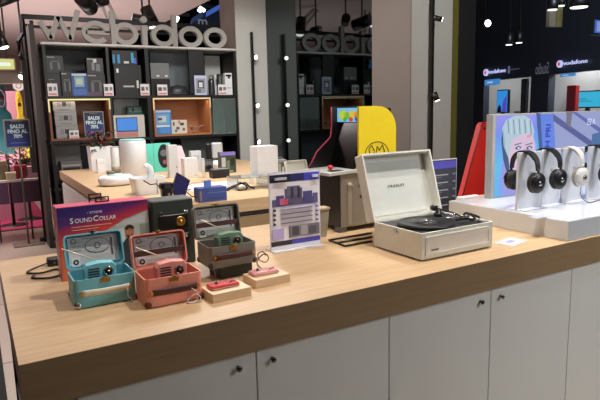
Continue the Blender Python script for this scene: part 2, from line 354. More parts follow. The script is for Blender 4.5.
m = MB(); y = -SD/2-.0012; skin = mat((176, 120, 92), .5, var=0); hair = mat((52, 36, 28), .5, var=0)
hx = at(129.6, 232, 1.887).x-.35; hz = at(129.6, 232, 1.887).z
m.box(.03, .14, y, y+.001, .01, .165, mat((176, 192, 186), .5)); m.box(.036, .06, y-.0003, y, .05, .15, mat((206, 212, 210), .5, var=0)); m.box(.112, .138, y-.0003, y, .06, .16, mat((140, 152, 140), .5, var=0))
m.ring(hx, hz, .015, .02, .0149, y-.0008, y, skin, seg=16); m.ring(hx, hz+.008, .017, .018, .012, y-.0014, y-.0002, hair, a0=.2, a1=PI-.2, seg=14)
m.ring(hx, hz-.006, .012, .015, .007, y-.0014, y-.0002, hair, a0=PI+.2, a1=2*PI-.2, seg=12)
m.prism([(hx-.04, .01), (.139, .01), (.139, hz-.05), (hx+.012, hz-.018), (hx-.010, hz-.018), (hx-.034, hz-.045)], y-.0012, y, mat((44, 50, 62), .6)); part('printed_photo', m, None, sb, 'printed photo of a bearded person in a dark top')
for s_, sz_, xo in (('S', .026, -.118), ('OUND', .0195, -.1035), ('C', .026, -.0465), ('OLLAR', .0195, -.0285)):
    text('lettering', s_, sz_, mat((240, 236, 238), .5, var=0), sb, (xo+.01, -SD/2-.0018, .193 if sz_ < .02 else .1945), ax='LEFT', bold=.0001, sx=.92)
text('small_lettering', '\u2022 XTREME', .011, mat((225, 220, 235), .5, var=0), sb, (-.03, -SD/2-.0018, .216), sx=1)
art('print_lines', sb, [(-.105, .172, .02, .1745, (236, 170, 150)), (-.105, .163, -.02, .165, (236, 170, 150))], -SD/2-.0014)
cl = thing('clip_frame', (.27+.02, 1.945, SH), 'small black clip frame standing on the purple box', 'holder')
cl.location = (at(98, 200, 1.94).x, 1.94, SH+.0015+Z0)
m = MB(); m.box(-.03, .012, -.002, .002, .01, .014); m.box(-.03, .012, -.002, .002, .024, .028); m.box(-.03, -.026, -.002, .002, 0, .028); m.box(.008, .012, -.002, .002, 0, .028); part('rear_frame', m, BLACK, cl)
m = MB(); m.box(-.012, .032, -.02, -.016, .0, .004); m.box(-.012, .032, -.02, -.016, .014, .018); m.box(-.012, -.008, -.02, -.016, 0, .018); m.box(.028, .032, -.02, -.016, 0, .018); m.box(-.012, -.008, -.02, .0, 0, .004); part('front_frame', m, BLACK, cl)

# ---------------------------------------------------------------- dark green speaker box standing closed
ds = thing('portable_speaker', (.588, 1.905, 0), 'dark green upright case with a brass dial behind the pink suitcase', 'speaker')
p0 = at(151, 200, 1.87); p1 = at(193, 200, 1.87); dw = p1.x-p0.x; dh = at(170, 200, 1.87).z
ds.location = ((p0.x+p1.x)/2, 1.92, Z0)
m = MB(); m.box(-dw/2, dw/2, -.05, .05, .0, dh, bev=.006); part('case_body', m, mat((44, 54, 50), .5, bump=.3), ds)
m = MB(); m.box(-dw/2+.024, dw/2-.022, -.056, -.049, dh*.55, dh*.78, bev=.003); part('control_panel', m, BLACK, ds)
m = MB(); m.M = Matrix.Translation((dw*.15, -.055, dh*.67)) @ Matrix.Rotation(PI/2, 4, 'X'); m.lathe([(0, 0), (.017, 0), (.017, .004), (.013, .006), (.012, .004), (.005, .004), (.004, .008), (0, .009)]); part('dial', m, GOLD, ds, 'brass dial')
m = MB(); m.box(-dw/2+.02, dw/2-.02, -.054, -.049, dh*.36, dh*.48, bev=.002); part('lower_panel', m, BLACK, ds)
for q in (.01, .04): m = MB(); m.M = Matrix.Translation((q, -.054, dh*.44)) @ Matrix.Rotation(PI/2, 4, 'X'); m.lathe([(0, 0), (.006, 0), (.005, .007), (0, .008)], seg=12); part('small_knob', m, CHROME, ds)
for sx in (-1, 1):
    m = MB(); m.box(sx*(dw/2-.03)-.006, sx*(dw/2-.03)+.006, -.057, -.049, dh*.78, dh*.83, bev=.001); part('latch', m, CHROME, ds)

# ---------------------------------------------------------------- info sheet in acrylic holder
def frame_point(px, py, Y): return at(px, py, Y)
IW = .226; IH = .302
inf = thing('info_stand', (1.047, 1.835, 0), 'white and purple product sheet in a clear stand, centre of the counter', 'sign')
m = MB(); m.box(-IW/2, IW/2, .0, .004, .001, IH, bev=.001); part('sheet_holder', m, mat((216, 214, 226), .2), inf)
m = MB(); m.box(-IW/2, IW/2, -.03, .045, 0, .003, bev=.001); part('base', m, mat((205, 208, 214), .12), inf)
PUR = (74, 66, 168)
rs = [(-IW/2+.004, .004, IW/2-.004, IH-.004, (238, 236, 244)), (-IW/2+.004, IH-.040, -.02, IH-.010, (34, 34, 50)), (-.02, IH-.040, .04, IH-.010, (48, 48, 110)), (.04, IH-.040, IW/2-.004, IH-.010, (70, 74, 190)),
      (-IW/2+.004, .018, -.02, .036, (40, 40, 58)), (-.02, .018, IW/2-.004, .036, (78, 74, 180)),
      (-IW/2+.012, .170, IW/2-.012, .198, (96, 92, 140)), (-IW/2+.03, .170, -.05, .212, (80, 76, 130)), (-.045, .178, .03, .236, (92, 90, 120)), (-.035, .21, .02, .245, (110, 108, 130)), (.035, .175, .075, .22, (84, 80, 134)), (.08, .172, .1, .21, (100, 96, 150)),
      (-.07, .176, -.05, .20, (196, 110, 160)), (-.052, .176, -.035, .196, (210, 80, 110)), (-.02, .2, -.01, .24, (60, 58, 90)), (.01, .2, .02, .24, (60, 58, 90)),
      (-IW/2+.008, .044, -.055, .085, (186, 172, 226)), (-.03, .045, .105, .09, (120, 118, 132)), (-.02, .052, .01, .086, (70, 68, 84)), (.02, .05, .05, .088, (160, 158, 168)), (.055, .052, .09, .082, (90, 88, 104))]
for q in range(4): rs += [(-.065, .103+q*.018, .075, .105+q*.018, (120, 112, 150)), (-.098, .1+q*.018, -.090, .108+q*.018, (60, 56, 90)), (.09, .101+q*.018, .1, .105+q*.018, PUR)]
rs += [(-.09, IH-.030, -.04, IH-.021, (190, 190, 205)), (.075, IH-.030, .10, IH-.02, (210, 214, 240))]
art('printed_sheet', inf, rs, 0)
cup = thing('paper_bag', (0, 0, 0), 'small grey-beige pouch behind the product sheet', 'bag')
c0 = gr(322, 241); cup.location = (1.225, 1.945, Z0)
m = MB(); m.loft([[(-.028, -.018, 0), (.022, -.018, 0), (.022, .018, 0), (-.028, .018, 0)], [(-.035, -.02, .06), (.03, -.02, .06), (.03, .02, .06), (-.035, .02, .06)], [(-.04, -.02, .125), (.036, -.02, .115), (.036, .02, .115), (-.04, .02, .125)]]); part('pouch', m, mat((158, 152, 136), .6), cup)
m = MB(); m.box(-.04, .04, -.024, .024, .116, .126, bev=.003); part('folded_top', m, mat((186, 172, 142), .6), cup)

# ---------------------------------------------------------------- record player
PW, PD, PH = .357, .266, .100
rp = thing('record_player', (1.297+PW/2, 1.403+PD/2, 0), 'cream suitcase record player with raised lid and black deck', 'record player')
CR = mat((222, 222, 214), .5, bump=.4, scale=80); CRI = mat((208, 212, 206), .6)
m = MB(); m.M = Matrix.Translation((0, 0, .004)); shell(m, PW, PD, PH-.004, .007, .005); part('cabinet', m, CR, rp)
for sx in (-1, 1):
    for sy in (-1, 1): m = MB(); m.cyl((sx*.14, sy*.1, 0), (sx*.14, sy*.1, .005), .012, seg=14); part('foot', m, BLACK, rp)
m = MB(); m.box(-PW/2+.008, PW/2-.008, -PD/2+.008, PD/2-.008, .02, PH-.006); deck = part('deck', m, mat((52, 54, 58), .45), rp)
m = MB(); m.M = Matrix.Translation((-.045, -.012, PH-.006)); m.lathe([(0, 0), (.105, 0), (.107, .004), (.107, .012), (.103, .0145), (.1, .0125), (.045, .0125), (.044, .0135), (0, .0135)], seg=48); tt = part('platter', m, mat((28, 29, 32), .35), deck)
m = MB(); m.M = Matrix.Translation((-.045, -.012, PH+.0075)); m.lathe([(.0, 0), (.040, 0), (.040, .0012), (0, .0012)], mat((60, 60, 62), .35)); m.lathe([(0, .001), (.011, .001), (.011, .006), (.004, .006), (.003, .013), (0, .014)], CHROME, seg=16)
for k in range(6): a = k*PI/3; m.cyl((.018*math.cos(a), .018*math.sin(a), .0015), (.034*math.cos(a), .034*math.sin(a), .0015), .0025, CHROME, seg=6)
part('spindle', m, None, tt, 'silver centre spindle')
m = MB(); m.M = Matrix.Translation((.115, .085, PH-.006)); m.lathe([(0, 0), (.022, 0), (.022, .012), (.016, .018), (.01, .018), (.01, .03), (0, .031)], seg=20); ta = part('tonearm_base', m, BLACK, deck)
m = MB(); m.tube([(.115, .115, PH+.024), (.115, .085, PH+.024), (.112, .0, PH+.02), (.095, -.06, PH+.016)], [.007, .004, .003, .003], seg=10); m.box(.082, .098, -.082, -.055, PH+.008, PH+.02, bev=.002); m.cyl((.115, .1, PH+.024), (.115, .125, PH+.024), .012, seg=16)
part('tonearm', m, mat((40, 40, 42), .3), ta, 'black tonearm')
for q in range(3): m = MB(); m.M = Matrix.Translation((.15, -.02-.035*q, PH-.006)); m.lathe([(0, 0), (.008, 0), (.007, .01), (0, .011)], seg=14); part('control_knob', m, mat((150, 150, 150), .25, .8), deck)
# front speaker panel
m = MB(); m.M = Matrix.Translation((.0, -PD/2, 0)) @ Matrix.Rotation(PI/2, 4, 'X')
def rr2(w, h, r, z, cx, cz): return [(x+cx, y+cz, z) for x, y, _ in rrect(w, h, r, 5, 0)]
m.loft([rr2(.322, .070, .008, 0, 0, .052), rr2(.322, .070, .008, .004, 0, .052), rr2(.302, .051, .005, .004, 0, .052), rr2(.302, .051, .005, .0005, 0, .052)]); part('grille_frame', m, CR, rp)
m = MB(); m.M = Matrix.Translation((0, -PD/2, 0)) @ Matrix.Rotation(PI/2, 4, 'X'); m.loft([rr2(.302, .051, .005, .0002, 0, .052), rr2(.302, .051, .005, .0012, 0, .052)]); grl = part('speaker_cloth', m, mat((240, 237, 232), .5, bump=.5, scale=200), rp)
text('lettering', 'CROSLEY', .008, mat((60, 58, 56), .4, var=0), grl, (-.117, -PD/2-.0018, .036), spacing=1.1, bold=.0002)
for sx in (1,):
    m = MB(); m.box(-PW/2-.0035, -PW/2, -.012, .012, PH-.026, PH-.010, bev=.001); m.box(-PW/2-.005, -PW/2-.002, -.006, .006, PH-.020, PH-.004, bev=.001); part('side_latch', m, CHROME, rp)
# lid
tl = math.radians(17)
ML = Matrix.Translation((0, PD/2-.003, PH+.001)) @ Matrix.Rotation(-tl, 4, 'X')
LD = .052
m = MB(); m.M = ML @ Matrix.Translation((0, LD, PD/2)) @ Matrix.Rotation(PI/2, 4, 'X'); shell(m, PW, PD, LD, .007, .005); lid = part('lid', m, CR, rp)
m = MB(); m.M = ML; m.box(-PW/2+.03, PW/2-.045, LD-.0115, LD-.0065, .02, PD-.03, bev=.001); part('lid_lining', m, CRI, lid)
text('lettering', 'CROSLEY', .0145, mat((50, 52, 50), .4, var=0), lid, ML @ Vector((-.006, LD-.0125, PD*.50)), rot=(PI/2-tl, 0, 0), spacing=1.6, bold=.0002)
for sx in (-.12, .12): m = MB(); m.cyl((sx-.018, PD/2+.001, PH+.0005), (sx+.018, PD/2+.001, PH+.0005), .004, seg=10); part('hinge', m, CHROME, rp)
# cables lying at the deck's right back
cord([(-.05, .02, 0), (-.02, -.01, .012), (.01, .01, .02), (.02, -.01, .004), (-.01, -.02, .003), (-.025, 0, .016), (0, .015, .022), (.03, .0, .012), (.045, -.012, .003)], .0045, BLACK, (gr(465, 218, .11).x, gr(465, 218, .11).y-.02, .108), 'black tangled cable on the back right of the record player', 'coiled_cable')
cord([(-.03, 0, .003), (0, -.02, .005), (.03, 0, .01), (.05, .02, .004), (.02, .03, .006), (-.02, .02, .004)], .0022, CHROME, (1.585, 1.555, .10), 'silver cable lying on the record player deck', 'coiled_cable')
# stands behind the player
bs = thing('info_stand', (1.98, 2.0, 0), 'dark framed price list in a stand behind the record player', 'sign')
p0 = at(426, 160, 2.0); p1 = at(457, 158, 2.0); w = p1.x-p0.x; bs.location = ((p0.x+p1.x)/2, 2.0, Z0); hh = p1.z
m = MB(); m.box(-w/2, w/2, 0, .006, .002, hh, bev=.001); part('sheet_holder', m, mat((196, 196, 204), .3), bs)
m = MB(); m.box(-w/2, w/2, -.02, .06, 0, .004); part('base', m, mat((180, 185, 190), .2), bs)
rs = [(-w/2+.004, .004, w/2-.004, hh-.004, (52, 54, 66)), (-w/2+.004, hh-.045, w/2-.004, hh-.010, (76, 72, 170))]
for q in range(5): rs += [(-w/2+.01, hh-.08-.038*q, w/2-.06, hh-.075-.038*q, (150, 152, 160)), (-w/2+.01, hh-.09-.038*q, w/2-.1, hh-.087-.038*q, (110, 112, 120)), (w/2-.03, hh-.08-.038*q, w/2-.01, hh-.072-.038*q, (120, 122, 150))]
art('printed_sheet', bs, rs, 0)
# price card on counter
m = thing('price_card', (0, 0, 0), 'small flat card in clear sleeve lying on the counter before the headphones', 'card')
a = gr(511, 242); m.location = (a.x, a.y, Z0); m.rotation_euler = (0, 0, .25)
q = MB(); q.box(-.065, .065, -.04, .04, 0, .002, bev=.0005); part('clear_sleeve', q, mat((214, 208, 214), .12), m)
q = MB(); q.box(-.045, .045, -.026, .028, .002, .003, mat((222, 220, 236), .4)); q.box(-.03, .02, -.012, .015, .003, .0034, mat((150, 150, 210), .4)); part('printed_face', q, None, m)
# power adapter
ad = thing('power_adapter', (0, 0, 0), 'black power adapter lying left of the purple box', 'power adapter')
a = gr(56, 259); ad.location = (a.x-.01, 2.13, Z0)
m = MB(); m.box(-.03, .03, -.02, .02, .0, .028, bev=.006); part('body', m, BLACK, ad)
m = MB()
for s in (-1, 1): m.cyl((s*.008, -.02, .015), (s*.008, -.032, .015), .0022, CHROME, seg=8)
part('pins', m, None, ad)
cord([(.0, 0, .012), (-.05, -.02, .004), (-.07, -.06, .004), (-.03, -.09, .004), (.02, -.07, .004), (.05, -.11, .004), (.0, -.17, .004), (-.06, -.14, .004), (-.05, -.1, .004)], .0032, BLACK, (ad.location.x-.03, 2.12, 0), 'black cable looped on the counter left of the purple box', 'coiled_cable')

# ---------------------------------------------------------------- tabletop arcade machine
ac = thing('arcade_machine', (1.40, 2.05, 0), 'tabletop arcade cabinet with yellow side and blue lit marquee', 'arcade machine')
# side profile in local u (towards the front, to the left in the photo) and z
AY = 1.95                     # near side plane
xb = at(396, 140, AY).x; xf = at(359, 140, AY).x; zt = at(370, 106, AY).z
x_lo = at(341, 200, AY).x; xr_lo = xb
AW = .215                       # width of the cabinet, going away from the camera
def A(mb): mb.M = Matrix.Translation((-1.40, -2.05, 0)); return mb
zl = at(345, 172, AY).z
up = [(xf-.01, zl+.005), (xf, zl+.05), (xf, zt), (xf+(xb-xf)*.45, zt)]
for k in range(1, 9): a = PI/2*(1-k/8); up.append((xb-(xb-xf)*.5+(xb-xf)*.5*math.cos(a), zt-.10+.10*math.sin(a)))
up += [(xb, zl+.005)]
m = A(MB()); m.prism(up, AY, AY+.012); part('side_panel', m, mat((236, 210, 30), .35), ac, 'bright yellow side panel')
m = A(MB())
far = [(x_lo-.035, zl+.005), (x_lo-.015, zl+.03), (x_lo+.012, zl+.075), (xf-.008, zl+.14), (xf, zl+.2), (xf, zt), (xb-.05, zt), (xb, zt-.1), (xb, zl+.005)]
m.prism(far, AY+AW-.012, AY+AW); part('side_panel', m, BLACKM, ac, 'black far side panel')
m = A(MB()); pts = [(x, AY+AW-.006, z) for x, z in far[:6]]; m.tube(pts, .0035, seg=8, up=Vector((0, 1, 0))); part('edge_moulding', m, mat((180, 44, 84), .4), ac, 'pink edge moulding')
m = A(MB()); m.box(xf+.034, xb-.02, AY+.012, AY+AW-.012, zl+.006, zt-.01); part('screen_housing', m, BLACKM, ac)
mq_z0 = at(350, 122, AY+.1).z
m = A(MB()); m.prism([(xf+.034, mq_z0-.004), (xf+.03, mq_z0-.004), (xf-.02, zl+.006), (xf+.034, zl+.006)], AY+.02, AY+AW-.02); part('bezel', m, mat((12, 12, 14), .15), ac)
mq_z1 = zt-.006; mq_z0 = at(350, 122, AY+.1).z
m = A(MB()); m.box(xf+.026, xf+.034, AY+.013, AY+AW-.013, mq_z0, mq_z1, mat((120, 190, 235), emit=.9)); mq = part('marquee', m, None, ac, 'blue lit marquee')
m = A(MB())
blobs = [(.06, .5, .028, (200, 220, 60)), (.10, .45, .022, (120, 190, 60)), (.15, .55, .022, (230, 200, 70)), (.19, .5, .018, (230, 150, 40)), (.2, .25, .018, (40, 60, 150)), (.14, .2, .014, (220, 60, 50)), (.23, .6, .016, (240, 240, 120)), (.08, .2, .012, (60, 160, 80))]
for u, v, r, c in blobs:
    yy = AY+AW-.01-u*.8; zz = mq_z0+(mq_z1-mq_z0)*v
    m.M = Matrix.Translation((-1.40+xf+.0255, -2.05+yy, zz)) @ Matrix.Rotation(PI/2, 4, 'Z'); m.ring(0, 0, r, r*.8, r*.99, -.0005, .0012, mat(c, emit=.8), seg=14)
part('marquee_print', m, None, mq, 'yellow and green blobs printed on the marquee')
# ring drawing on yellow side
m = A(MB()); cxr = at(377, 158, AY).x; czr = at(377, 155, AY).z; ink = mat((52, 44, 16), .5, var=0)
m.ring(cxr, czr, .068, .06, .0035, AY-.001, AY, ink, a0=.1, a1=PI-.1, seg=30)
for (ax, az, bx, bz) in ((-.045, .03, -.03, .045), (-.03, .045, -.015, .02), (.0, .04, .012, .02), (.012, .02, .03, .045), (.03, .045, .04, .02), (-.045, .03, -.04, .005), (.04, .02, .045, .0), (-.015, .02, -.02, .0), (.0, .04, -.005, .01)):
    m.tube([(cxr+ax, AY-.0005, czr+az), (cxr+bx, AY-.0005, czr+bz)], .0022, ink, seg=6)
part('line_drawing', m, None, ac, 'black ring with abstract strokes on the yellow panel')
# lower body
SILV = mat((150, 143, 132), .4, .25)
m = A(MB()); m.box(x_lo, xr_lo, AY, AY+AW, .022, zl-.004, bev=.003); part('lower_cabinet', m, SILV, ac, 'dull silver lower cabinet')
m = A(MB()); m.box(x_lo-.003, x_lo, AY+.004, AY+AW-.004, .022, zl-.006); part('kick_panel', m, BLACKM, ac)
m = A(MB()); m.box(x_lo+.035, x_lo+.055, AY-.003, AY, .03, zl-.05, bev=.002); m.box(x_lo+.033, x_lo+.062, AY-.008, AY-.002, zl-.065, zl-.055); m.cyl((x_lo+.045, AY, zl-.06), (x_lo+.045, AY-.01, zl-.06), .006); part('door_strip', m, mat((190, 184, 172), .3, .5), ac)
m = A(MB()); m.tube([(x_lo+.09, AY-.001, zl-.07), (x_lo+.11, AY-.001, zl-.05), (x_lo+.13, AY-.001, zl-.07), (x_lo+.15, AY-.001, zl-.05), (x_lo+.17, AY-.001, zl-.06)], .002, BLACK, seg=6)
m.box(x_lo+.10, x_lo+.13, AY-.002, AY, zl-.12, zl-.108, BLACK); part('side_graphics', m, None, ac)
m = A(MB()); m.prism([(x_lo-.065, zl-.012), (xf+.03, zl-.004), (xf+.03, zl+.008), (x_lo-.065, zl)], AY-.008, AY+AW+.008); cp = part('control_panel', m, mat((196, 198, 196), .3), ac, 'pale grey control panel')
m = A(MB()); m.cyl((x_lo+.0, AY+.08, zl), (x_lo+.0, AY+.08, zl+.008), .005, BLACK); m.ball((x_lo+.0, AY+.08, zl+.014), .012, mat((220, 30, 40), .3)); part('joystick', m, None, cp, 'red ball joystick')
m = A(MB()); m.box(x_lo-.03, x_lo+.03, AY+.02, AY+.06, zl+.002, zl+.006, bev=.002); part('button_plate', m, BLACK, cp)
for sx in (0, 1):
    for sy in (0, 1): m = A(MB()); m.box(x_lo-.01+sx*(xr_lo-x_lo-.02), x_lo+.03+sx*(xr_lo-x_lo-.02), AY+.0+sy*(AW-.04), AY+.04+sy*(AW-.04), 0, .022, bev=.003); part('foot', m, mat((90, 90, 88), .3, .3), ac)
m = MB(); z = .004
for a, b in (((329, 240), (345, 246)), ((345, 246), (372, 241)), ((329, 240), (372, 233)), ((336, 243), (372, 237))):
    A0 = gr(*a, z); B0 = gr(*b, z); m.tube([(A0.x-1.33, A0.y-1.9, z), (B0.x-1.33, B0.y-1.9, z)], .004, seg=6)
single('wire_tray', m, BLACKM, (1.33, 1.9, 0), 'low black wire rails lying before the arcade cabinet', 'rack')
cord([(0, 0, .06), (.03, -.02, .06), (.05, -.02, .05), (.055, -.03, .003), (.03, -.05, .003)], .004, BLACK, (1.49, 1.94, 0), 'black plug lead hanging from the silver arcade base', 'power_lead')

# ---------------------------------------------------------------- headphone display
PZ = .079; PX = 1.957
ph = thing('display_plinth', (PX+.65, 1.53, 0), 'glossy white plinth under the headphones at the right end of the counter', 'plinth')
m = MB(); m.box(-.65, .9, -.232, .40, 0, PZ, bev=.002); part('base_block', m, mat((212, 216, 220), .2), ph)
m = MB(); m.box(-.645, .895, -.23, .395, PZ, PZ+.0015); part('top_sheet', m, mat((220, 224, 230), .06), ph)
LBY = 1.84
lb = thing('light_box', (PX+.8, LBY+.04, PZ+.0015), 'backlit blue poster panel standing behind the headphones', 'light box')
lx0 = at(493.2, 115, LBY).x; lz1 = at(487, 115, LBY).z-PZ; ox = PX+.8
m = MB(); m.box(lx0-ox, .75, -.04, .0, 0, lz1, bev=.002); part('frame', m, mat((170, 172, 174), .4), lb)
fx0 = at(495.5, 150, LBY).x-ox
pm = bpy.data.materials.new('poster_glow'); pm.use_nodes = True; nt = pm.node_tree; b = nt.nodes['Principled BSDF']
tc = nt.nodes.new('ShaderNodeTexCoord'); n = nt.nodes.new('ShaderNodeTexNoise'); n.inputs['Scale'].default_value = 2.6; n.inputs['Detail'].default_value = 1
cr = nt.nodes.new('ShaderNodeValToRGB'); ee = cr.color_ramp.elements; ee[0].position = .36; ee[0].color = rgb((90, 190, 235)); ee[1].position = .68; ee[1].color = rgb((190, 150, 235)); k = ee.new(.5); k.color = rgb((110, 140, 240))
nt.links.new(tc.outputs['Object'], n.inputs['Vector']); nt.links.new(n.outputs['Fac'], cr.inputs[0]); nt.links.new(cr.outputs[0], b.inputs['Emission Color']); b.inputs['Emission Strength'].default_value = .95; b.inputs['Base Color'].default_value = (.02, .02, .03, 1)
m = MB(); m.box(fx0, .74, -.0415, -.04, .006, lz1-.008); sc_ = part('backlit_poster', m, pm, lb, 'backlit print in light blue and violet')
def em(c, s=.95): return mat(c, emit=s)
y = -.0415
def X_(px): return at(px, 150, LBY).x-ox
def Z_(py, px=530): return at(px, py, LBY).z-PZ-.0015
m = MB()
def patch(pts, c, lay=1, s=.8):
    m.prism([(at(px, py, LBY).x-ox, max(.008, at(px, py, LBY).z-PZ-.0015)) for px, py in pts], y-.0004*lay, y, em(c, max(s, .95)))
patch([(540, 114), (553, 114), (557, 209), (543, 209)], (96, 130, 225)); patch([(536, 113), (540, 113), (544, 209), (541, 209)], (60, 90, 150))
patch([(553, 113), (600, 112), (600, 170), (555, 150)], (150, 160, 205)); patch([(553, 114), (600, 147), (600, 154), (553, 121)], (84, 92, 150), 2); patch([(576, 112), (600, 128), (600, 133), (571, 112)], (96, 104, 170), 2)
patch([(566, 112), (572, 112), (570, 128), (566, 124)], (120, 110, 130), 3); patch([(592, 134), (600, 132), (600, 150), (590, 152)], (70, 110, 160), 3)
# painted face: hair, forehead, eyes
patch([(502, 208), (500, 180), (504, 150), (508, 146), (532, 144), (536, 160), (536, 208)], (150, 150, 225), 1)
patch([(508, 160), (506, 140), (510, 134), (532, 132), (535, 145), (534, 165), (530, 185), (514, 185)], (214, 190, 215), 2)
patch([(502, 128), (506, 120), (514, 116), (524, 115), (531, 120), (534, 131), (533, 137), (526, 133), (518, 136), (511, 141), (508, 158), (503, 146)], (176, 200, 214), 3)
for q in range(9):
    xx = 507+q*2.8; patch([(xx, 119-abs(q-4)*-.5), (xx+.8, 119), (xx+1.8, 133+(q % 3)), (xx+1, 134)], (196, 214, 224) if q % 2 else (104, 130, 160), 4)
patch([(508, 158), (505, 150), (503, 128), (501, 140), (503, 160), (507, 175), (509, 170)], (50, 80, 120), 3)
for ex in (518, 529):
    patch([(ex-3.4, 148), (ex, 145.6), (ex+3, 147), (ex+1, 149.4), (ex-2, 149.6)], (70, 60, 110), 4); patch([(ex-1, 147), (ex+1, 147), (ex+1, 149), (ex-1, 149)], (200, 220, 250), 5); patch([(ex-4, 144.5), (ex+3, 142.5), (ex+3, 143.6), (ex-4, 145.6)], (120, 96, 130), 4)
patch([(523.5, 149), (525, 149), (525.6, 156), (521.6, 156.6)], (184, 150, 190), 4); patch([(519, 161), (527, 160.4), (526, 163), (520, 163.4)], (190, 100, 150), 4)
patch([(527, 135), (531, 134), (530, 137), (526, 138)], (230, 150, 170), 5)
part('poster_artwork', m, None, sc_, 'pale haired face and diagonal bars')
text('vertical_lettering', 'H PRI', .052, em((40, 60, 190), .8), sc_, (at(547.5, 140, LBY).x-ox, y-.0006, at(547.5, 136, LBY).z-PZ), rot=(PI/2, -PI/2, 0), bold=.0012)
m = MB(); wx = em((220, 235, 255), 1.0); lx = at(589, 122, LBY).x-ox; lz = at(589, 122, LBY).z-PZ
for s in (-1, 1): m.tube([(lx-.010*s, y-.001, lz-.014*s), (lx+.012*s, y-.001, lz-.016*s), (lx+.003*s, y-.001, lz), (lx+.001, y-.001, lz)], .0018, wx, seg=6)
m.tube([(lx-.012, y-.001, lz+.014), (lx-.016, y-.001, lz-.016)], .0015, wx, seg=6); m.tube([(lx+.016, y-.001, lz+.016), (lx+.012, y-.001, lz-.014)], .0015, wx, seg=6)
lx += .04; m.tube([(lx-.01, y-.001, lz-.014), (lx, y-.001, lz+.014), (lx+.01, y-.001, lz-.014)], .0018, wx, seg=6)
part('emblem', m, None, sc_, 'white angular emblem')

def headphones(px, col, cush, label, slab_w, slab_label, z_top, cyc=1.57, idx=0, scale=1.0, cup_m=None):
    X = px
    HZ = z_top-PZ
    s = MB(); s.box(-slab_w/2, slab_w/2, -.006, .006, 0, HZ, bev=.003); 
    st = thing('headphone_stand', (X, cyc, PZ+.0015), slab_label, 'stand', 'white upright headphone stands'); part('panel', s, mat((216, 220, 230), .25), st)
    s = MB(); s.box(-slab_w/2, slab_w/2, -.04, .04, 0, .004, bev=.001); part('foot', s, mat((216, 220, 230), .25), st)
    s = MB(); s.box(-.014, .014, -.0085, -.0062, HZ*.64, HZ*.64+.003); s.tube([(-.008, -.0072, HZ*.6), (0, -.0072, HZ*.68), (.008, -.0072, HZ*.6)], .0012, seg=5); part('emblem', s, mat((190, 196, 210), .3), st)
    t = thing('headphones', (X-.032, cyc, z_top-.185+.0015), label, 'headphones', 'headphones on white stands', rz=-.12)
    R = .073; top = .185; n = 28; pts = []
    for i in range(n+1):
        a = PI*i/n; y = R*math.cos(a); zz = top-.075+.079*math.sin(a)**.8
        pts.append((0, -y, zz))
    # headband arcs over the panel from the near (-y) side to the far side
    mb = MB(); mb.tube(pts, [.004+.004*math.sin(PI*i/n) for i in range(n+1)], seg=10, flat=.5, up=Vector((1, 0, 0)))
    rings = []
    for i, p_ in enumerate(pts):
        a = PI*i/n; w = .009+.007*math.sin(a); th = .0035; nx = Vector((0, -math.cos(a), math.sin(a)))
        P = Vector(p_); rings.append([P+Vector((-w, 0, 0))-nx*th, P+Vector((w, 0, 0))-nx*th, P+Vector((w, 0, 0))+nx*th, P+Vector((-w, 0, 0))+nx*th])
    mb = MB(); mb.loft(rings); part('headband', mb, col, t)
    rings = []
    for i in range(5, n-4):
        a = PI*i/n; nx = Vector((0, -math.cos(a), math.sin(a))); P = Vector(pts[i])-nx*.005; w = .012
        rings.append([P+Vector((-w, 0, 0))-nx*.003, P+Vector((w, 0, 0))-nx*.003, P+Vector((w, 0, 0))+nx*.002, P+Vector((-w, 0, 0))+nx*.002])
    mb = MB(); mb.loft(rings); part('headband_pad', mb, cush, t)
    for sy in (-1, 1):
        mb = MB(); yk = sy*(R+.004); ark = [(.038*math.cos(a), yk, .062+.038*math.sin(a)) for a in [PI*k/12 for k in range(13)]]
        mb.tube(ark, .0035, seg=8, up=Vector((0, 1, 0))); mb.tube([(0, yk, .10), (0, sy*(R+.001), .118)], .005, seg=8)
        yoke = part('yoke', mb, col, t)
        mb = MB(); mb.M = Matrix.Translation((0, sy*(R-.016), .058)) @ Matrix.Rotation(-sy*PI/2, 4, 'X') @ Matrix.Diagonal((.92, 1.1, 1, 1))
        mb.lathe([(.0, .008), (.037, .008), (.039, .012), (.039, .022), (.034, .029), (.022, .032), (0, .033)], seg=28)
        cup_ = part('ear_cup', mb, cup_m or col, t)
        mb = MB(); mb.M = Matrix.Translation((0, sy*(R-.016), .058)) @ Matrix.Rotation(-sy*PI/2, 4, 'X') @ Matrix.Diagonal((.92, 1.1, 1, 1))
        mb.lathe([(.02, -.012), (.026, -.014), (.034, -.012), (.040, -.004), (.040, .004), (.037, .009), (.02, .009)], seg=28); part('ear_cushion', mb, cush, cup_)
        mb = MB(); mb.M = Matrix.Translation((0, sy*(R+.017), .058)) @ Matrix.Rotation(-sy*PI/2, 4, 'X'); mb.lathe([(0, -.001), (.012, -.001), (.011, .0012), (0, .0014)], seg=20); part('metal_disc', mb, mat((140, 142, 146), .2, 1, var=0), cup_)
    return t
BH = mat((24, 25, 28), .35); BC = mat((30, 30, 33), .6)
def cxy(px0, px1): a = at(px0, 180, 1.57).x; b_ = at(px1, 180, 1.57).x; return (a+b_)/2, b_-a
c_, w_ = cxy(517, 540.5); headphones(c_, BH, BC, 'black over-ear headphones on the leftmost white stand', w_, 'white upright stand under the leftmost black headphones', at(518, 153, 1.57).z)
c_, w_ = cxy(541.5, 559); headphones(c_, BH, BC, 'black over-ear headphones on the second stand, between black and white pairs', w_, 'white upright stand, second from left, under black headphones', at(542, 150, 1.57).z)
WH = mat((216, 214, 210), .35); c_, w_ = cxy(562, 582); headphones(c_, WH, mat((150, 140, 124), .6), 'white over-ear headphones with beige cushions', w_, 'white upright stand under the white headphones', at(562, 149, 1.57).z)
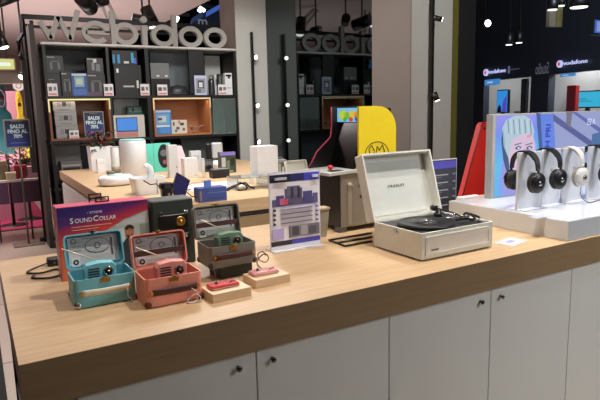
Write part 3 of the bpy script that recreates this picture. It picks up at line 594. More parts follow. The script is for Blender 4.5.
c_, w_ = cxy(587, 608); headphones(c_, BH, BC, 'black headphones cut off at the right edge of the photo', w_, 'white upright stand at the right edge of the photo', at(588, 147, 1.57).z)
a = at(590, 200, 1.5)
cord([(-.05, 0, .10), (-.055, 0, .05), (-.03, 0, .02), (.0, -.01, .003), (.06, .0, .003), (.12, .01, .003)], .0018, BLACK, (at(588, 190, 1.5).x, 1.5, PZ+.001), 'thin black cable on the plinth beside the white headphones', 'headphone_cable')
m = thing('price_card', (at(545, 212, 1.42).x-.03, 1.42, PZ+.0015), 'small flat label lying on the white plinth', 'card')
q = MB(); q.box(-.05, .05, -.02, .02, 0, .002); part('clear_sleeve', q, mat((196, 204, 226), .1), m); q = MB(); q.box(-.04, .02, -.012, .012, .002, .0026); part('printed_face', q, mat((170, 176, 206), .4), m)
#@@PART2
# ---------------------------------------------------------------- second counter behind
c2 = thing('display_counter', (1.6, 4.4, -.92), 'second wood topped counter behind, crowded with white gadgets', 'counter')
def C2(mb): mb.M = Matrix.Translation((-1.6, -4.4, .92)); return mb
m = C2(MB()); m.box(.70, 2.55, 3.08, 5.86, -.078, 0, bev=.002); part('worktop', m, WOOD, c2)
m = C2(MB()); m.box(.73, 2.52, 3.11, 5.83, -.115, -.079); part('shadow_gap', m, mat((60, 50, 50), .6), c2)
m = C2(MB()); m.box(.705, 2.545, 3.085, 3.10, -.26, -.112); part('front_rail', m, mat((150, 124, 90), .5), c2)
m = C2(MB()); m.box(.72, 2.53, 3.10, 5.84, -.86, -.113); part('carcass', m, CAB, c2)
m = C2(MB()); m.box(.76, 2.5, 3.14, 5.8, -.92, -.86); part('plinth', m, BLACK, c2)
for k in range(4):
    m = C2(MB()); y0 = 3.13+.68*k; m.box(.712, .72, y0, y0+.67, -.85, -.122); part('door', m, CAB, c2)

def P2(px0, px1, pyb, pyt, Y=None, z=0.):
    c = gr((px0+px1)/2, pyb, z); Y = Y or c.y
    pm_ = (pyb+pyt)/2; a = at(px0, pm_, Y); b_ = at(px1, pm_, Y); t_ = at((px0+px1)/2, pyt, Y)
    return (a.x+b_.x)/2, Y, b_.x-a.x, t_.z-z
def pbox(name, label, cat, px0, px1, pyb, pyt, dep, c, arts=(), z=0., Y=None, group=None, rz=0, bev=.002, rough=.45, band=None):
    x, Y, w, h = P2(px0, px1, pyb, pyt, Y, z)
    t = thing(name, (x, Y+dep/2, z), label, cat, group, rz)
    m = MB(); m.box(-w/2, w/2, -dep/2, dep/2, 0, h, bev=bev); part('body', m, mat(c, rough), t)
    if arts:
        art('printed_face', t, [(-w/2+w*a0, h*b0, -w/2+w*a1, h*b1, cc) for a0, b0, a1, b1, cc in arts], -dep/2)
    return t, w, h
W_ = (232, 234, 236)
# planter with a red leaved plant
x, Y, w, h = P2(89, 111, 170, 146)
t = thing('potted_plant', (x, Y, 0), 'reddish leafy plant in a white square planter at the far left of the second counter', 'plant')
m = MB(); m.loft([[(-w/2*.92, -.08, 0), (w/2*.92, -.08, 0), (w/2*.92, .08, 0), (-w/2*.92, .08, 0)], [(-w/2, -.09, h), (w/2, -.09, h), (w/2, .09, h), (-w/2, .09, h)], [(-w/2+.01, -.08, h), (w/2-.01, -.08, h), (w/2-.01, .08, h), (-w/2+.01, .08, h)], [(-w/2+.01, -.08, h-.03), (w/2-.01, -.08, h-.03), (w/2-.01, .08, h-.03), (-w/2+.01, .08, h-.03)]]); part('planter', m, mat(W_, .4), t)
for nm, cc, cnt_, lo in (('red_leaves', (128, 62, 52), 46, 0), ('green_leaves', (52, 74, 46), 40, 1)):
    m = MB()
    for k in range(cnt_):
        a = random.uniform(0, 2*PI); rr = random.uniform(.02, .13); zz = h+random.uniform(.0, .14)-(.1 if lo and random.random() < .25 else 0)
        c = Vector((rr*math.cos(a)*1.1, rr*math.sin(a)*.7-(.05 if zz < h+.01 else 0), zz)); L = random.uniform(.03, .055); ww = L*.35
        m.M = Matrix.Translation(c) @ Matrix.Rotation(a, 4, 'Z') @ Matrix.Rotation(random.uniform(-.9, .7), 4, 'Y') @ Matrix.Rotation(random.uniform(-.6, .6), 4, 'X')
        vs = [(-L, 0, 0), (-L*.3, -ww, .004), (L*.4, -ww*.8, .004), (L, 0, -.006), (L*.4, ww*.8, .004), (-L*.3, ww, .004)]
        m._f([m._v(v) for v in vs], m.mi(mat(cc, .6)))
        m.M = Matrix.Identity(4)
    o = part(nm, m, None, t)
m = MB()
for k in range(9):
    a = k*.7; m.tube([(0, 0, h-.03), (.04*math.cos(a), .03*math.sin(a), h+.04), (.09*math.cos(a), .06*math.sin(a), h+.10)], .003, seg=5)
part('stems', m, mat((70, 60, 40), .7), t)
pbox('white_carton', 'small white box standing before the planter', 'box', 97.5, 105.5, 173, 159, .07, W_, [(.1, .7, .9, .74, (200, 205, 208))])
# small cylinder and big cylinder
def can(name, label, cat, px0, px1, pyb, pyt, c, rim=None, z=0., dark_base=None, seg=32, rough=.35):
    x, Y, w, h = P2(px0, px1, pyb, pyt, None, z); Yc = Y+w/2; pm_ = (pyb+pyt)/2; xa_ = at(px0, pm_, Yc).x; xb_ = at(px1, pm_, Yc).x; r_ = (xb_-xa_)/2*.93
    t = thing(name, ((xa_+xb_)/2, Yc, z), label, cat)
    m = MB(); m.lathe([(0, 0), (r_*.95, 0), (r_, .006), (r_, h-.012), (r_*.97, h-.003), (r_*.9, h), (0, h)], seg=seg); part('body', m, mat(c, rough), t)
    if rim: m = MB(); m.lathe([(r_*.4, h-.002), (r_*.96, h-.002), (r_*.98, h+.006), (r_*.9, h+.012), (r_*.4, h+.012)], seg=seg); part('rim', m, mat(rim, .3), t)
    if dark_base: m = MB(); m.lathe([(0, 0), (r_*1.02, 0), (r_*1.02, h*.25), (0, h*.25)], seg=seg); part('base_band', m, mat(dark_base, .5), t)
    return t, r_, h
t, r_, h = can('round_speaker', 'slim white cylinder left of the tall white air purifier', 'speaker', 110.5, 120, 173, 148, (222, 224, 226), (190, 194, 196), dark_base=(140, 132, 116))
t, r_, h = can('air_purifier', 'tall white cylindrical air purifier with a mint rim', 'air purifier', 119.5, 147.5, 180, 141, (228, 230, 234), (150, 200, 190))
m = MB(); m.lathe([(0, .0), (r_*1.05, 0), (r_*1.05, .02), (r_, .026), (0, .026)]); part('foot_ring', m, mat((190, 205, 205), .3), t)
# robot vacuum
x, Y, w, h = P2(98, 134, 186, 174); r_ = .105*1.1
c = gr(116, 187); t = thing('robot_vacuum', (at(116, 182, c.y+.12).x, c.y+.12, 0), 'flat round white robot cleaner on the second counter', 'robot vacuum'); r_ = w/2
m = MB(); m.M = Matrix.Diagonal((1, .8, 1, 1)); m.lathe([(0, .006), (r_*.88, .006), (r_*.97, .02), (r_, .04), (r_*.97, .062), (r_*.8, .076), (0, .08)], seg=48); part('body', m, mat(W_, .3), t)
m = MB(); m.M = Matrix.Diagonal((1, .8, 1, 1)); m.lathe([(0, .078), (r_*.5, .079), (r_*.5, .084), (0, .086)], seg=40); part('top_disc', m, mat((176, 214, 208), .3), t, 'pale mint top disc')
m = MB(); m.cyl((-.03, .02, .08), (-.03, .02, .105), .03); part('sensor_tower', m, mat((120, 108, 90), .4), t)
m = MB(); m.M = Matrix.Diagonal((1, .8, 1, 1)); m.lathe([(0, 0), (r_*.8, 0), (r_*.86, .006), (0, .006)], seg=40); part('underside', m, DGREY, t)
# flower pot shaped device with spout
c = gr(149, 195)
t = thing('water_fountain', (at(149.5, 188, c.y+.05).x, c.y+.09, 0), 'white square pet fountain with a curved spout, above the dark green case', 'water fountain'); w = at(166, 195, c.y).x-at(133, 195, c.y).x; h = at(149, 178.5, c.y).z
m = MB(); m.loft([rrect(w*.86, .16, .03, 5, 0), rrect(w, .18, .03, 5, h), rrect(w-.012, .168, .026, 5, h), rrect(w-.02, .16, .026, 5, h-.03)]); part('bowl', m, mat(W_, .35), t)
m = MB(); m.tube([(.03, .02, h-.03), (.03, .02, h+.03), (.026, .015, h+.06), (.008, .0, h+.078), (-.012, -.02, h+.08), (-.02, -.03, h+.072)], [.026, .022, .02, .014, .011, .009], seg=12); part('spout', m, mat(W_, .3), t)
m = MB(); m.box(w*.17, w*.19, -.0925, -.088, .005, h-.012); part('seam', m, mat((150, 152, 154), .5), t)
m = MB(); m.box(-w*.4, w*.4, -.07, .07, h-.032, h-.028); part('filter_plate', m, mat((200, 206, 206), .4), t)
# teal poster box with visor print
t, w, h = pbox('teal_box', 'flat teal box printed with a dark round visor', 'box', 146, 171, 172, 143.5, .05, (92, 200, 180), [(.3, 0, .32, 1, (70, 160, 150))], bev=.001)
m = MB(); m.ring(w*.22, h*.55, w*.24, h*.42, w*.24, -.0275, -.025, BLACKM, seg=30); m.ring(w*.22, h*.66, w*.15, h*.12, w*.14, -.029, -.027, mat((96, 104, 108), .3), seg=20); m.ring(w*.25, h*.34, w*.1, h*.08, w*.1, -.029, -.027, mat((140, 90, 110), .3), seg=16); part('visor_print', m, None, t)
pbox('slim_speaker', 'slim pale grey upright box beside the teal one', 'box', 169, 178, 178, 145, .06, (206, 208, 210), [(.75, .3, .85, .36, (120, 122, 124))])
x, Y, w, h = P2(178, 188, 176, 146)
m = MB(); m.prism([(-w/2, 0), (w/2, 0), (w/2, h*.35), (-w*.05, h), (-w/2, h)], -.03, .03); single('tent_card', m, mat((240, 222, 228), .5), (x, Y+.03, 0), 'pale pink tapering card beside the slim grey box', 'card')
# tablet on stand, coil
c = gr(180, 197)
t = thing('tablet', (at(178, 194, 3.3).x, 3.3, 0), 'dark tilted tablet on the second counter above the dark green case', 'tablet'); t.rotation_euler = (0, 0, .15)
m = MB(); m.M = Matrix.Translation((.03, 0, .072)) @ Matrix.Rotation(math.radians(34), 4, 'Y') @ Matrix.Rotation(-math.radians(20), 4, 'X'); m.box(-.07, .036, -.006, .006, -.064, .075, bev=.003); part('body', m, BLACK, t)
m = MB(); m.M = Matrix.Translation((.03, 0, .072)) @ Matrix.Rotation(math.radians(34), 4, 'Y') @ Matrix.Rotation(-math.radians(20), 4, 'X'); m.box(-.064, .030, -.0072, -.006, -.056, .067); part('screen', m, mat((46, 44, 84), .15), t)
m = MB(); m.prismx([(.005, 0), (.05, 0), (.012, .05)], -.02, .02); part('easel', m, BLACK, t)
t = thing('camera_dock', (at(168, 200, 3.14).x, 3.16, 0), 'black chunky gadget with silver strip behind the dark green case', 'gadget')
w = at(176, 200, 3.14).x-at(161, 200, 3.14).x; h = at(168, 184, 3.14).z
m = MB(); m.loft([rrect(w*.62, .06, .015, 4, 0), rrect(w*.72, .07, .02, 4, h*.7), rrect(w*.9, .08, .02, 4, h*.82), rrect(w*.8, .07, .02, 4, h*1.03)]); part('body', m, BLACKM, t)
m = MB(); m.box(-.006, .008, -.042, -.034, .01, h*.6, bev=.002); part('silver_strip', m, CHROME, t)
m = MB(); m.tube([(-.04, 0, h*.9), (-.06, -.01, h*1.05), (-.09, .0, h*1.02), (-.12, .03, h*1.2)], .0035, seg=6); part('lead', m, BLACKM, t)
# white cartons to the right of the tablet
g = 'white cartons in the middle of the second counter'
pbox('white_carton', 'large white carton right of the pale pink card', 'box', 184.5, 198, 178, 158, .08, W_, [(.7, .1, .95, .14, (190, 192, 194))], group=g)
pbox('white_carton', 'tall pale carton standing behind the large white carton', 'box', 191.5, 201.5, 172, 151, .06, (208, 212, 214), [(.2, .6, .8, .8, (180, 184, 188))], group=g)
can('white_bottle', 'slim white bottle right of the white cartons', 'bottle', 201, 205, 178, 160, (230, 230, 232), (200, 200, 204))
t, w, h = pbox('action_camera', 'small grey action camera in a clear case beside the white bottle', 'camera', 204, 213, 172, 160, .05, (70, 74, 76), [(.1, .5, .9, .9, (110, 116, 118))])
m = MB(); m.M = Matrix.Translation((0, -.026, h*.4)) @ Matrix.Rotation(PI/2, 4, 'X'); m.lathe([(0, 0), (w*.3, 0), (w*.28, .012), (w*.15, .015), (0, .012)]); part('lens', m, BLACKM, t)
# grey microphone shaped appliance on dark stand
x, Y, w, h = P2(212, 222.5, 172, 142.5, 4.9)
t = thing('desk_speaker', (x, 4.9, 0), 'light grey rounded speaker head raised on a dark stand', 'speaker')
m = MB(); m.lathe([(0, 0), (.05, 0), (.05, .01), (.012, .02), (.012, h*.45), (0, h*.45)]); part('stand', m, BLACK, t)
m = MB(); m.box(-w/2, w/2, -.03, .03, h*.42, h, bev=.02); part('head', m, mat((190, 194, 196), .5), t)
m = MB(); m.box(-w/2-.05, -w/2+.02, .0, .05, h*.35, h*.98, bev=.02); part('rear_shell', m, BLACK, t)
m = MB(); m.ball((-.03, -.06, .05), .05, seg=16, sc=(1, 1, .8)); part('white_ball', m, mat(W_, .3), t)
# product box purple top
pbox('game_box', 'upright product box with violet top and green picture', 'box', 220, 236, 173, 152, .05, (64, 78, 66), [(.02, .84, .98, .99, (140, 120, 220)), (.05, .1, .95, .8, (60, 74, 60)), (.1, .3, .35, .75, (190, 190, 200)), (.4, .2, .6, .6, (110, 130, 96)), (.65, .35, .9, .7, (30, 40, 34)), (.2, .05, .8, .12, (150, 160, 150))])
# black box and blue box
t, w, h = pbox('black_speaker', 'low black wedge shaped device before the violet topped box', 'speaker', 213, 230, 178, 169.5, .09, (26, 27, 30), bev=.008)
m = MB(); m.box(-w/2+.01, w/2-.01, -.04, .04, h, h+.004, bev=.002); part('top_plate', m, mat((120, 128, 128), .3), t)
t, w, h = pbox('blue_box', 'blue carton with a raised flap above the grey miniature suitcase', 'box', 199, 227, 203, 187.5, .09, (64, 82, 150), [(.03, .1, .1, .8, (150, 120, 120)), (.3, .6, .95, .66, (110, 120, 180)), (.3, .2, .9, .26, (50, 64, 130))], Y=3.12)
m = MB(); m.box(-w*.28, -w*.02, -.03, -.027, h, h+.045, bev=.001); part('raised_flap', m, mat((92, 130, 210), .5), t)
m = MB(); m.tube([(-w/2, 0, h*.3), (-w/2-.04, -.02, h*.5), (-w/2-.07, -.01, h*.9), (-w/2-.03, .01, h*.95)], .004, seg=6); part('lead', m, BLACKM, t); m = MB(); m.tube([(w/2, 0, h*.6), (w/2+.05, 0, h*.85), (w/2+.1, .01, h)], .004, seg=6); part('lead', m, BLACKM, t)
a = gr(241, 190)
cord([(-.10, 0, .005), (-.05, .02, .02), (-.03, -.03, .04), (.0, .02, .05), (.03, -.02, .03), (.02, -.04, .006), (-.03, -.03, .006), (-.02, .02, .03), (.04, .02, .045), (.06, -.01, .02), (.10, 0, .005)], .006, BLACKM, (a.x, a.y, 0), 'tangled black cable right of the blue carton', 'coiled_cable')
a = gr(190, 186)
cord([(-.16, 0, .004), (-.05, .05, .004), (.02, .14, .004), (.10, .12, .004), (.14, .3, .004)], .004, mat((214, 130, 110), .5), (a.x+.05, a.y-.02, 0), 'thin salmon cable on the second counter beside the blue carton', 'thin_cable')
m = MB(); m.box(-.2, .22, -.16, .2, 0, .003); m.box(-.1, .25, -.1, .1, .003, .006); single('paper_sheet', m, mat((226, 228, 230), .5), (gr(216, 188).x, gr(216, 188).y+.1, 0), 'white sheets lying under the cables on the second counter', 'paper')
# clear riser with white cube etc
t = thing('clear_riser', (gr(263, 192).x, 3.5, 0), 'clear acrylic riser left of the product sheet', 'stand')
w = at(279, 190, 3.45).x-at(249, 190, 3.45).x; AC = mat((206, 216, 214), .08, trans=.75, var=0)
for nm, bx in (('side', (-w/2, -w/2+.006, 0, .08)), ('side', (w/2-.006, w/2, 0, .08)), ('top', (-w/2, w/2, .08, .087))):
    m = MB(); m.box(bx[0], bx[1], -.08, .1, bx[2], bx[3]); part(nm, m, AC, t)
t2, w2, h2 = pbox('white_cube', 'large white cube shaped carton on the clear riser', 'box', 257.5, 278, 175, 146, .12, W_, [(.05, .05, .95, .06, (200, 204, 206))], z=.0875, Y=3.48)
can('small_jar', 'tiny white jar at the left foot of the clear riser', 'jar', 249, 253, 184, 176, W_, (200, 202, 204))
t, w, h = pbox('glass_lantern', 'grey framed clear box beside the white cube', 'box', 275, 287, 177, 160, .07, (150, 158, 158), [(.12, .1, .88, .85, (86, 96, 98)), (.3, .2, .5, .8, (170, 178, 178)), (.6, .15, .75, .6, (200, 204, 204))])
m = MB(); m.tube([(-w/2, 0, h), (-w*.2, 0, h+.02), (w*.2, 0, h+.02), (w/2, 0, h)], .004, seg=6); part('carry_handle', m, CHROME, t)
can('small_jar', 'little white pot right of the framed clear box', 'jar', 287, 292.5, 174, 164.5, W_, (60, 60, 60))
t = thing('webcam', (gr(259, 180).x, 3.55, 0.0), 'small dark webcam standing under the clear riser', 'camera')
m = MB(); m.box(-.012, .012, -.012, .012, .0, .06, bev=.006); part('body', m, BLACK, t); m = MB(); m.M = Matrix.Translation((0, -.012, .045)) @ Matrix.Rotation(PI/2, 4, 'X'); m.lathe([(0, 0), (.008, 0), (.006, .004), (0, .004)], seg=14); part('lens', m, CHROME, t)
# cream open lid (small case) behind the arcade
x, Y, w, h = P2(302, 323, 184, 162)
t = thing('open_case', (x, 3.5, 0), 'cream coloured open case behind the arcade cabinet', 'case'); w = at(323, 170, 3.5).x-at(302, 170, 3.5).x
m = MB(); shell(m, w, .2, .05, .006, .01); part('base', m, mat((196, 194, 180), .5), t)
m = MB(); m.M = Matrix.Translation((0, .1, .05)) @ Matrix.Rotation(-.35, 4, 'X') @ Matrix.Translation((0, .03, .055)) @ Matrix.Rotation(PI/2, 4, 'X'); shell(m, w, .12, .03, .006, .01); part('lid', m, mat((206, 206, 196), .5), t)
# items on the front counter behind the player
m = MB(); m.box(-.07, .07, -.02, .02, 0, .025, bev=.003); single('white_carton', m, WHITE, (2.40, 2.22, 0), 'low white box beside the dark framed price list', 'box')
t = thing('red_gadget', (2.24, 2.03, 0), 'small red object lying behind the record player cables', 'gadget')
m = MB(); m.box(-.055, .055, -.02, .02, .004, .018, bev=.006); m.box(-.03, .025, -.016, .016, .016, .026, bev=.005); part('body', m, mat((206, 40, 50), .3), t)
for sx in (-.033, .033): m = MB(); m.cyl((sx, -.021, .008), (sx, .021, .008), .008, seg=14); part('roller', m, BLACK, t)
q = [(462, 230), (463, 195), (480.5, 124), (482, 121), (496, 118), (500, 230)]
Yr = 2.6; base = at(482, 200, Yr)
def q_(px, py): p_ = at(px, py, Yr); return (p_.x-base.x, p_.z+.92)
t = thing('red_board', (base.x, Yr, -.92), 'tall red tapering board standing behind the light box', 'board')
zt_ = q_(482, 124)[1]; xt = q_(481, 122)[0]; xl = q_(462.5, 195)[0]; zl_ = q_(462.5, 195)[1]
sl = (xt-xl)/(zt_-zl_)
m = MB(); m.prism([(xl-sl*zl_, 0), (.5, 0), (.5, zt_+.01), (xt+.02, zt_+.01), (xt, zt_-.01)], 0, .04); part('panel', m, mat((196, 36, 30), .4), t)
m = MB(); m.tube([(xl-sl*zl_, -.002, 0), (xt, -.002, zt_-.01), (xt+.02, -.002, zt_+.01)], .006, seg=6); part('edge_trim', m, mat((120, 24, 24), .4), t)
m = MB(); m.cyl((xt+.03, -.006, zt_-.03), (xt+.03, 0, zt_-.03), .008, seg=12); part('screw', m, CHROME, t)

# ---------------------------------------------------------------- shelving unit
SY = 6.5; S0, S1 = .72, 2.915; ST = 1.295; R1 = .738; R2 = .262
su = thing('shelving_unit', (1.8, 6.72, -.92), 'tall black shelving unit under the large letters', 'shelf')
def S(mb): mb.M = Matrix.Translation((-1.8, -6.72, .92)); return mb
def Xs(px, py=95): return at(px, py, SY).x
def Xd(px, py, d): return at(px, py, SY+d).x
BK = mat((15, 16, 18), .5)
m = S(MB()); m.box(S0, S1, SY+.44, SY+.46, -.92, ST); part('back_panel', m, mat((17, 21, 25), .5), su)
for xx in (S0, Xs(110)-.012, Xs(149)-.02, S1-.03):
    m = S(MB()); m.box(xx, xx+.03 if xx != Xs(149)-.02 else xx+.04, SY+.004, SY+.44, -.92, ST-.031); part('upright', m, BK, su)
m = S(MB()); m.box(Xs(190, 75), Xs(205, 75), SY+.02, SY+.06, R1+.02, ST-.031); part('divider_panel', m, BK, su)
for z in (ST, R1, R2, -.25):
    m = S(MB()); m.box(S0-.01, S1, SY, SY+.44, z-.03, z, bev=.001); part('shelf_board', m, BK if z != ST else mat((120, 120, 118), .5), su)
m = S(MB()); m.box(S0-.01, S1, SY-.008, SY-.001, ST-.02, ST); part('top_edge', m, mat((205, 203, 198), .4), su, 'pale top edge')
m = S(MB()); m.box(Xd(151, 70, .42), Xd(190, 70, .42), SY+.42, SY+.438, R1, ST-.031); part('grey_backing', m, mat((112, 122, 128), .5), su)
m = S(MB()); m.box(Xd(205, 70, .4), Xd(220, 70, .4), SY+.40, SY+.43, R1, ST-.05); part('pale_backing', m, mat((186, 186, 182), .5), su)
m = S(MB()); m.box(Xd(114, 110, .4), Xd(147, 110, .4), SY+.40, SY+.438, R2, R1-.03); part('grey_backing', m, mat((190, 192, 190), .5), su)
m = S(MB()); m.box(Xs(53, 150), Xs(83, 150), SY+.2, SY+.23, -.24, R2-.031); part('grey_backing', m, mat((100, 100, 98), .5), su)
m = S(MB()); m.box(Xs(187, 150), Xs(228, 150), SY+.2, SY+.23, -.24, R2-.031); part('grey_backing', m, mat((74, 84, 86), .5), su)
# wooden niches with led edges
def niche(px0, px1, wm, lc, ls):
    a, b_ = Xs(px0), Xs(px1); y0 = SY-.02
    n_ = None
    m = S(MB()); t_ = .022
    m.box(a, b_, y0, SY+.4, R1-.03-t_, R1-.031); m.box(a, b_, y0, SY+.4, R2+.001, R2+t_); m.box(a, a+t_, y0, SY+.4, R2+t_, R1-.031-t_); m.box(b_-t_, b_, y0, SY+.4, R2+t_, R1-.031-t_); m.box(a+t_, b_-t_, SY+.38, SY+.4, R2+t_, R1-.03-t_)
    n_ = part('wooden_niche', m, wm, su)
    m = S(MB()); m.box(a, b_, y0-.006, y0-.001, R1-.046, R1-.031); m.box(a, a+.012, y0-.006, y0-.001, R1-.17, R1-.046); m.box(b_-.010, b_, y0-.006, y0-.001, R1-.15, R1-.046)
    part('led_strip', m, mat(lc, emit=ls), n_, 'glowing strip along the top edge')
    l = bpy.data.lights.new('niche_lamp', 'AREA'); l.shape = 'RECTANGLE'; l.size = (b_-a)*.9; l.size_y = .03; l.energy = .4 if ls > 1 else .8; l.color = (1, .8, .6)
    o = bpy.data.objects.new('niche_lamp', l); COL.objects.link(o); o.location = ((a+b_)/2, y0+.05, R1-.056+Z0)
niche(47, 109, WOOD_NICHE, (238, 228, 150), 1.1); niche(152, 209.5, WOOD_NICHE2, (246, 216, 160), 1.0)
# glass box in the right bay
m = S(MB()); m.box(Xs(212), S1-.035, SY+.0, SY+.006, R2+.01, R1-.04); part('glass_door', m, mat((200, 220, 215), .05, trans=.85, var=0), su)
m = S(MB()); m.box(Xs(212), S1-.035, SY+.36, SY+.37, R2+.01, R1-.04); part('painted_reflection', m, mat((140, 160, 154), .35, var=.35, scale=6), su)  # pale green stands for a reflection, painted on a plain back
m = S(MB()); m.box(Xs(212), S1-.035, SY+.01, SY+.35, R2+.001, R2+.012); part('glass_floor', m, mat((190, 215, 210), .1), su)
# side wing panel and frame bars
m = MB(); m.box(S0-.10, S0-.05, SY+.1, SY+.40, -.92, ST+.19); single('end_panel', m, mat((60, 54, 51), .6), (0, 0, 0), 'taupe upright panel at the left end of the shelving unit', 'panel')
gt = thing('frame_gantry', (.62, 7.0, -.92), 'black metal gantry frame rising left of the shelving unit', 'frame')
def G(mb): mb.M = Matrix.Translation((-.62, -7.0, .92)); return mb
FB = mat((24, 24, 24), .4, .3)
zt1 = at(22, 14, 7.0).z; zt2 = at(24, 22, 7.0).z
xa = at(21, 14, 7.0).x; xe = 3.0
m = G(MB()); m.box(xa, xe, 6.98, 7.02, zt1-.05, zt1); part('top_bar', m, FB, gt)
m = G(MB()); m.box(xa, xe, 7.2, 7.24, zt2-.03, zt2); part('second_bar', m, FB, gt)
m = G(MB()); p_ = [at(22, 15, 7.0), at(23, 33, 7.0), at(18.5, 41, 7.0), at(20, 56, 7.0), at(24, 62, 7.0)]; m.tube(p_, .024, seg=4, smooth=False); part('bracket', m, FB, gt)
for k, (xx, yy, w) in enumerate(((.628, 7.02, .045), (.70, 7.1, .04))):
    m = G(MB()); m.box(xx-w/2, xx+w/2, yy-.02, yy+.02, -.92, zt1-.051 if k else zt1-.1); part('post', m, FB, gt)
m = G(MB()); m.box(.660, .672, 7.05, 7.06, -.4, 1.2); part('bright_slat', m, mat((196, 190, 188), .3), gt, 'bright thin slat')
m = G(MB())
m.box(.56, .72, 6.98, 7.06, -.92, -.87, bev=.01); part('foot', m, FB, gt)
m = G(MB()); p0_ = at(26, 60, 6.98); m.box(.545, .60, 6.96, 6.99, -.1, p0_.z); part('grey_plate', m, mat((84, 82, 80), .5), gt)

# ---------------------------------------------------------------- big letters
LM = mat((158, 157, 153), .55, var=.03); LG = 'large grey sign letters on the shelving unit'
ord_ = {'w': 'first', 'e': 'second', 'b': 'third', 'i': 'fourth', 'd': 'fifth'}
def letter(nm, px0, px1, label, fn):
    a = at(px0, 44, SY+.02).x; b_ = at(px1, 44, SY+.02).x; w = b_-a
    m = MB(); fn(m, w)
    single('sign_letter', m, LM, ((a+b_)/2, SY+.05, ST), label, 'letter', LG)
D0, D1 = -.03, .03; XH = .245; ASC = .36; T = .054
def bar(m, x0, z0, x1, z1, t=T):
    d = Vector((x1-x0, z1-z0)).normalized(); n = Vector((-d.y, d.x))*t/2
    m.prism([(x0-n.x, z0-n.y), (x1-n.x, z1-n.y), (x1+n.x, z1+n.y), (x0+n.x, z0+n.y)], D0, D1)
def Lw(m, w):
    f = lambda u: -w/2+w*u; b_ = .033
    pts = [(f(.07), .215), (f(.28), b_), (f(.48), .27), (f(.72), b_), (f(.95), .345)]
    for k in range(4): bar(m, *pts[k], *pts[k+1], t=.05)
def Lo(m, w): m.ring(0, XH/2, w/2, XH/2, T, D0, D1)
def Le(m, w):
    m.ring(0, XH/2, w/2, XH/2, T, D0, D1, a0=0, a1=2*PI-.75); m.box(-w/2+T*.7, w/2-.004, D0, D1, XH/2-.022, XH/2+.018)
def Lb(m, w):
    m.ring(T*.1, XH/2, w/2-T*.1, XH/2, T, D0, D1); m.box(-w/2-.012, -w/2+T-.012, D0-.001, D1+.001, 0.002, ASC)
def Ld(m, w):
    m.ring(-T*.1, XH/2, w/2-T*.1, XH/2, T, D0, D1); m.box(w/2-T+.012, w/2+.012, D0-.001, D1+.001, 0.002, ASC)
def Li(m, w):
    m.box(-.03, .03, D0, D1, 0, XH-.02); m.ring(0, XH+.045, .036, .036, .0355, D0, D1, seg=24)
letter('w', 39, 83, 'large grey letter w, leftmost on top of the shelves', Lw)
letter('e', 83, 111, 'large grey letter e between the w and the b', Le)
letter('b', 113, 139, 'large grey letter b between the e and the i', Lb)
letter('i', 142, 149, 'large grey letter i with a round dot', Li)
letter('d', 152, 177, 'large grey letter d between the i and the first o', Ld)
letter('o', 179.5, 203, 'large grey letter o right after the d', Lo)
letter('o', 204.5, 227, 'large grey letter o, last at the right end of the shelves', Lo)

# ---------------------------------------------------------------- goods on the shelves
def sbox(name, label, cat, px0, px1, py_top, zb, c, arts=(), dep=.12, Y=None, group=None, pyb=None, rough=.5):
    Y = Y or SY+.05
    a = at(px0, (py_top+5), Y).x; b_ = at(px1, (py_top+5), Y).x; h = at((px0+px1)/2, py_top, Y).z-zb; w = b_-a
    t = thing(name, ((a+b_)/2, Y+dep/2, zb), label, cat, group)
    m = MB(); m.box(-w/2, w/2, -dep/2, dep/2, 0, h, bev=.002); part('carton', m, mat(c, rough), t)
    if arts: art('printed_face', t, [(-w/2+w*a0, h*b0, -w/2+w*a1, h*b1, cc) for a0, b0, a1, b1, cc in arts], -dep/2)
    return t, w, h, Y
DK = (32, 34, 38); hp_art = [(.2, .2, .35, .6, (96, 98, 102)), (.65, .2, .8, .6, (96, 98, 102)), (.25, .62, .75, .7, (80, 82, 86)), (.05, .88, .5, .93, (150, 150, 152))]
g = 'dark headset cartons on the upper left shelf'
t, w, h, Y_ = sbox('headset_carton', 'dark carton at the bottom of the leftmost stack on the top shelf', 'box', 46, 62, 73, R1, DK, [(.1, .7, .5, .74, (110, 110, 112))]+hp_art[:1], group=g)
sbox('headset_carton', 'dark carton on top of the leftmost stack on the top shelf', 'box', 46, 63, 55.5, R1+h+.001, (46, 48, 52), hp_art, group=g)
sbox('headset_carton', 'dark headset carton left of the blue box', 'box', 61, 72, 71.5, R1, (38, 38, 42), hp_art, Y=SY+.02, dep=.03+.0, group=g)
t, w, h, Y_ = sbox('headset_carton', 'dark carton right of the blue box, lower of its stack', 'box', 87, 105, 73.5, R1, (44, 44, 50), hp_art+[(0, 0, 1, .18, (90, 60, 80))], group=g)
sbox('headset_carton', 'dark carton on top of the stack right of the blue box', 'box', 86.5, 103, 58, R1+h+.001, (56, 56, 58), [(.3, .2, .45, .7, (130, 130, 132)), (.55, .15, .8, .6, (110, 110, 112)), (.4, .7, .6, .95, (200, 200, 200)), (.05, .9, .4, .95, (190, 190, 190))], group=g)
sbox('game_box', 'blue box with white picture between dark cartons on the top shelf', 'box', 71, 87, 73, R1, (52, 84, 140), [(.05, .88, .95, .97, (190, 200, 210)), (.2, .4, .8, .85, (120, 160, 190)), (.3, .5, .7, .75, (180, 200, 170)), (.1, .05, .9, .3, (60, 100, 180))], Y=SY+.01, dep=.05)
t, w, h, Y_ = sbox('headset_carton', 'large black carton with white marks in the second bay', 'box', 114, 141, 65, R1, (26, 27, 30), [(.08, .75, .16, .88, (230, 230, 230)), (.3, .28, .7, .33, (190, 190, 190)), (.8, .25, .88, .5, (210, 210, 210))], group=g)
